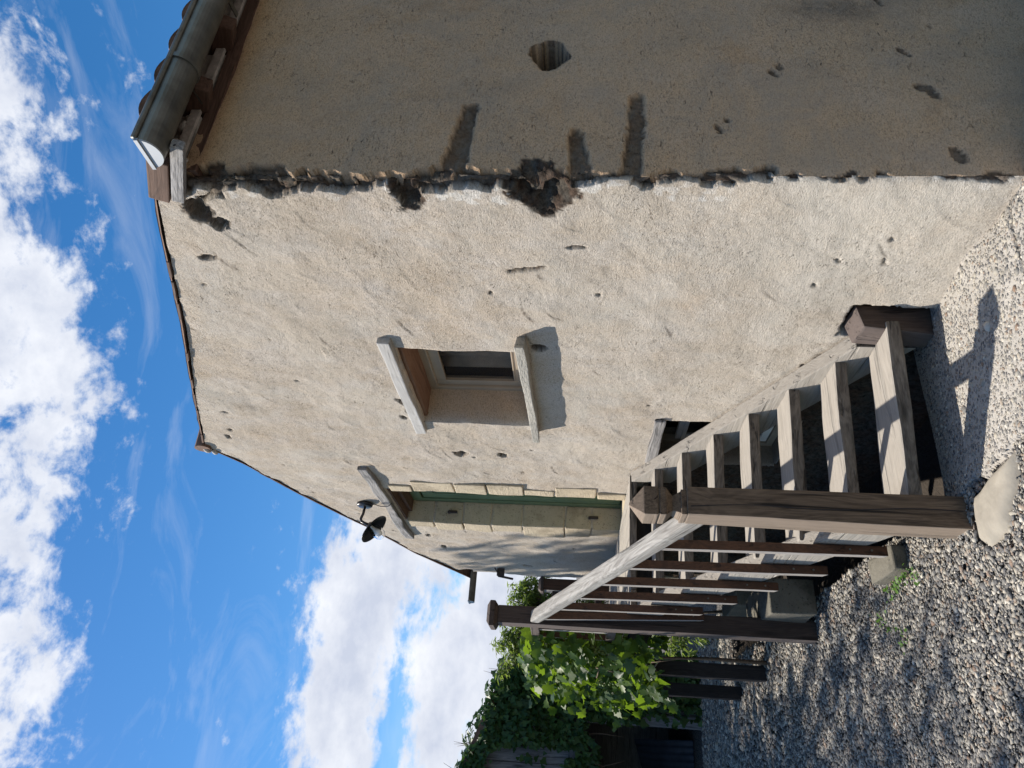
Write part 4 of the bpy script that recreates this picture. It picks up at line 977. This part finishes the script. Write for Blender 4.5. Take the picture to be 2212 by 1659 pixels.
V = [(BXF-4.02, y_, z_) for y_, z_ in ((-.5, 2.4), (-.5, 2.58), (-4.2, 3.98), (-5.6, 3.45), (-5.6, 2.4))]; m_.add(V+[(x_-.02, y_, z_) for x_, y_, z_ in V], [(0, 1, 2, 3, 4), (9, 8, 7, 6, 5)]+[(i, (i+4) % 5, (i+4) % 5+5, i+5) for i in range(5)])
m_.build('rear_wall', BARN_WOOD, barn)
m_ = MB(); m_.bar((BXF-2, -.45, btop(-.45)-.0), (BXF-2, -4.2, btop(-4.2)), 4.2, .08, upv=(0, 0, 1), bev=0); m_.bar((BXF-2, -4.2, btop(-4.2)), (BXF-2, -6.5, btop(-6.5)), 4.2, .08, bev=0)
m_.build('roof', TILE, barn)
# corrugated sheet leaning in the doorway
V = []; F = []; nn = 60
for i in range(nn):
    u = i/(nn-1); yy = -1.52-1.25*u; off = .018*sin(u*pi*26)
    for (zf, xf) in ((-.08, -.75), (.75-.35*u, -1.35)):
        V += [(BXF+xf+off, yy, zf), (BXF+xf+off-.004, yy, zf)]
for i in range(nn-1): a = i*4; F += [(a, a+4, a+6, a+2), (a+1, a+3, a+7, a+5), (a+2, a+6, a+7, a+3)]
cs = mesh_obj('metal_sheet', V, F, SHEET, None, True); tag(cs, 'corrugated metal sheet leaning inside the dark barn doorway', 'metal sheet')
# ivy
iv = empty('ivy', (BXF, -1.5, 0), 'dense dark green ivy covering the barn front and roof edge', 'ivy')
r = np.random.default_rng(21); n = 17000
y = r.uniform(-5.2, -.45, n); z = r.uniform(-.05, 1, n); tops = np.array([btop(q) for q in y])+.10*vn(y*3, 1.2)+.05; z = -.05+(z+.05)/1.05*(tops+.05)
dens = np.ones(n); dens[(y < -1.42) & (z < 1.62)] = 0
fr_ = (y < -1.42) & (z < 1.62) & (z > 1.62-.22-.30*vn(y*4, 7.7)); dens[fr_] = .8
dens[(y < -1.80) & (z > 1.85+.2*vn(y*5, 9)) & (z < tops-.38+.2*vn(y*3, 3))] = .04
dens[(y > -1.42) & (y < -1.22) & (z < .75)] = .12
kp = r.random(n) < dens; y, z, tp = y[kp], z[kp], tops[kp]
xo = BXF+.03+r.uniform(0, .18, len(y))+.12*vn(y*2.5, z*2.5)+.08
P1 = np.column_stack([xo, y, z]); N1 = np.tile(np.array([.9, -.1, .35]), (len(y), 1))
n2 = 2600; y2 = r.uniform(-5.5, -.4, n2); t2 = np.array([btop(q) for q in y2]); x2 = BXF+r.uniform(-2.5, .15, n2)
P2 = np.column_stack([x2, y2, t2+.09+.07*vn(x2*3, y2*3)+r.uniform(-.05, .08, n2)]); N2 = np.tile(np.array([.35, .1, .9]), (n2, 1))
leaves('foliage', 'ivy', np.concatenate([P1, P2]), np.concatenate([N1, N2]), .095, IVY_LEAF, iv, .9, 5)
for i in range(26):
    m_ = MB()
    yy = r.uniform(-4, -.7); zt = btop(yy)+.05; xx_ = BXF+.06
    if i < 14: m_.tube([(xx_, yy, zt), (xx_+.02, yy-.03, zt+.1), (xx_, yy-.02+r.uniform(-.06, .06), zt+r.uniform(.14, .3))], [.006, .004, .002], 5)
    else:
        yy = r.uniform(-1.3, -.7) if i % 2 else r.uniform(-2.6, -1.5); z0 = 0 if i % 2 else 1.6
        m_.tube([(xx_+.06, yy, z0), (xx_+.1, yy+r.uniform(-.1, .1), z0+.5*(1 if i % 2 else -.6)), (xx_+.05, yy+r.uniform(-.2, .2), z0+(1.2 if i % 2 else -.6))], [.007, .005, .003], 5)
    m_.build('ivy_stem', STEM, iv, True)

# ------------------------------------------------------------------ trees
def tree(loc, crowns, trunk, nleaf, size, kind, label, seed, m=TREE_LEAF, group=None, cat='tree', nm='tree', droop=.7, clump=26):
    o = empty(nm, loc, label, cat, group); r = np.random.default_rng(seed); P = []; N = []; m_ = MB()
    m_.tube(trunk[0], trunk[1], 9)
    tot = sum(c[1][0]*c[1][1]*c[1][2] for c in crowns)
    for c, rad in crowns:
        k = max(10, int(nleaf*rad[0]*rad[1]*rad[2]/tot)); nc = max(6, k//clump)
        cc, q = ell(nc, c, rad, r, .45); base = Vector(trunk[0][-1])
        for i in range(nc):
            nl = k//nc+1; rr_ = r.uniform(.08, .2)*(np.mean(rad)**.5); pp, qq = ell(nl, cc[i], (rr_, rr_, rr_*.7), r, .6); P.append(pp); N.append(qq*.5+np.array([0, 0, .8]))
            if i % 2 == 0:
                e = Vector(cc[i]); mid = (base+e)/2+Vector((r.uniform(-.1, .1), r.uniform(-.1, .1), .1)); m_.tube([base, mid, e], [trunk[1][-1]*.6, trunk[1][-1]*.35, .004], 5)
    m_.build('trunk', BARK, o, True)
    leaves('crown', kind, np.concatenate(P), np.concatenate(N), size, m, o, droop, seed)
    return o
tree((-8.3, .1, 0), [((-8.5, .08, 2.36), (.42, .40, .44)), ((-8.4, -.30, 2.36), (.42, .38, .44)), ((-8.3, -.66, 2.56), (.32, .28, .30)), ((-8.4, -.2, 1.7), (.4, .45, .55)), ((-8.5, -.88, 2.72), (.14, .12, .14)), ((-8.5, .0, 1.2), (.3, .4, .6))],
     ([(-8.35, -.1, -.1), (-8.36, -.12, .8), (-8.4, -.12, 1.5)], [.05, .04, .025]), 12500, .085, 'lance', 'light green peach tree with long drooping leaves behind the landing', 31)
tree((-6.4, -.35, 0), [((-6.5, -.42, .75), (.35, .28, .38)), ((-6.9, -.55, .6), (.4, .3, .35)), ((-7.4, -.6, .35), (.4, .3, .3))],
     ([(-6.4, -.35, -.1), (-6.45, -.4, .4)], [.02, .014]), 900, .09, 'lance', 'low leafy shrub with narrow leaves growing in shade under the landing', 37, cat='shrub', nm='shrub')

# the big trees to the left of the yard whose shade falls over the gravel and the end of the gable
def shade_tree(loc, crowns, seed, label, nl, size=.30, clump=26):
    b_ = Vector(crowns[0][0])
    tree(loc, crowns, ([(loc[0], loc[1], -.1), (loc[0]+.1, loc[1]-.05, 2.2), (b_.x, b_.y, b_.z-1.0)], [.22, .17, .09]), nl, size, 'oval', label, seed, m=IVY_LEAF, clump=clump)
shade_tree((-9.6, -8.2, 0), [((-10.4, -7.2, 10.0), (4.6, 1.75, .4)), ((-13.9, -7.2, 9.6), (2.4, 1.8, .6))], 41, 'broad leafy tree left of the yard shading the gravel', 4300, .16, 4)
shade_tree((-9.8, -5.6, 0), [((-10.5, -4.4, 10.9), (1.3, 1.1, 1.2)), ((-9.5, -4.3, 9.5), (.9, .8, .8))], 43, 'tall slender tree left of the yard shading the far end of the gable', 520, .17, 6)

# ------------------------------------------------------------------ small plants
wd = empty('weed', (-1.85, -1.14, -.03), 'small bright green weeds in the gravel beside the stairs', 'weed')
r = np.random.default_rng(61); P = []
for cx_, cy_, n_ in ((-1.80, -1.10, 30), (-2.0, -1.12, 34), (-1.66, -1.16, 8), (-2.22, -1.24, 14), (-1.95, -1.4, 12), (-2.05, -1.33, 10)):
    P.append(np.column_stack([r.normal(cx_, .035, n_), r.normal(cy_, .03, n_), gz(cx_)+r.uniform(.0, .05, n_)]))
P = np.concatenate(P); leaves('foliage', 'oval', P, np.tile(np.array([.2, -.2, 1.0]), (len(P), 1)), .022, WEED_LEAF, wd, .0, 62)
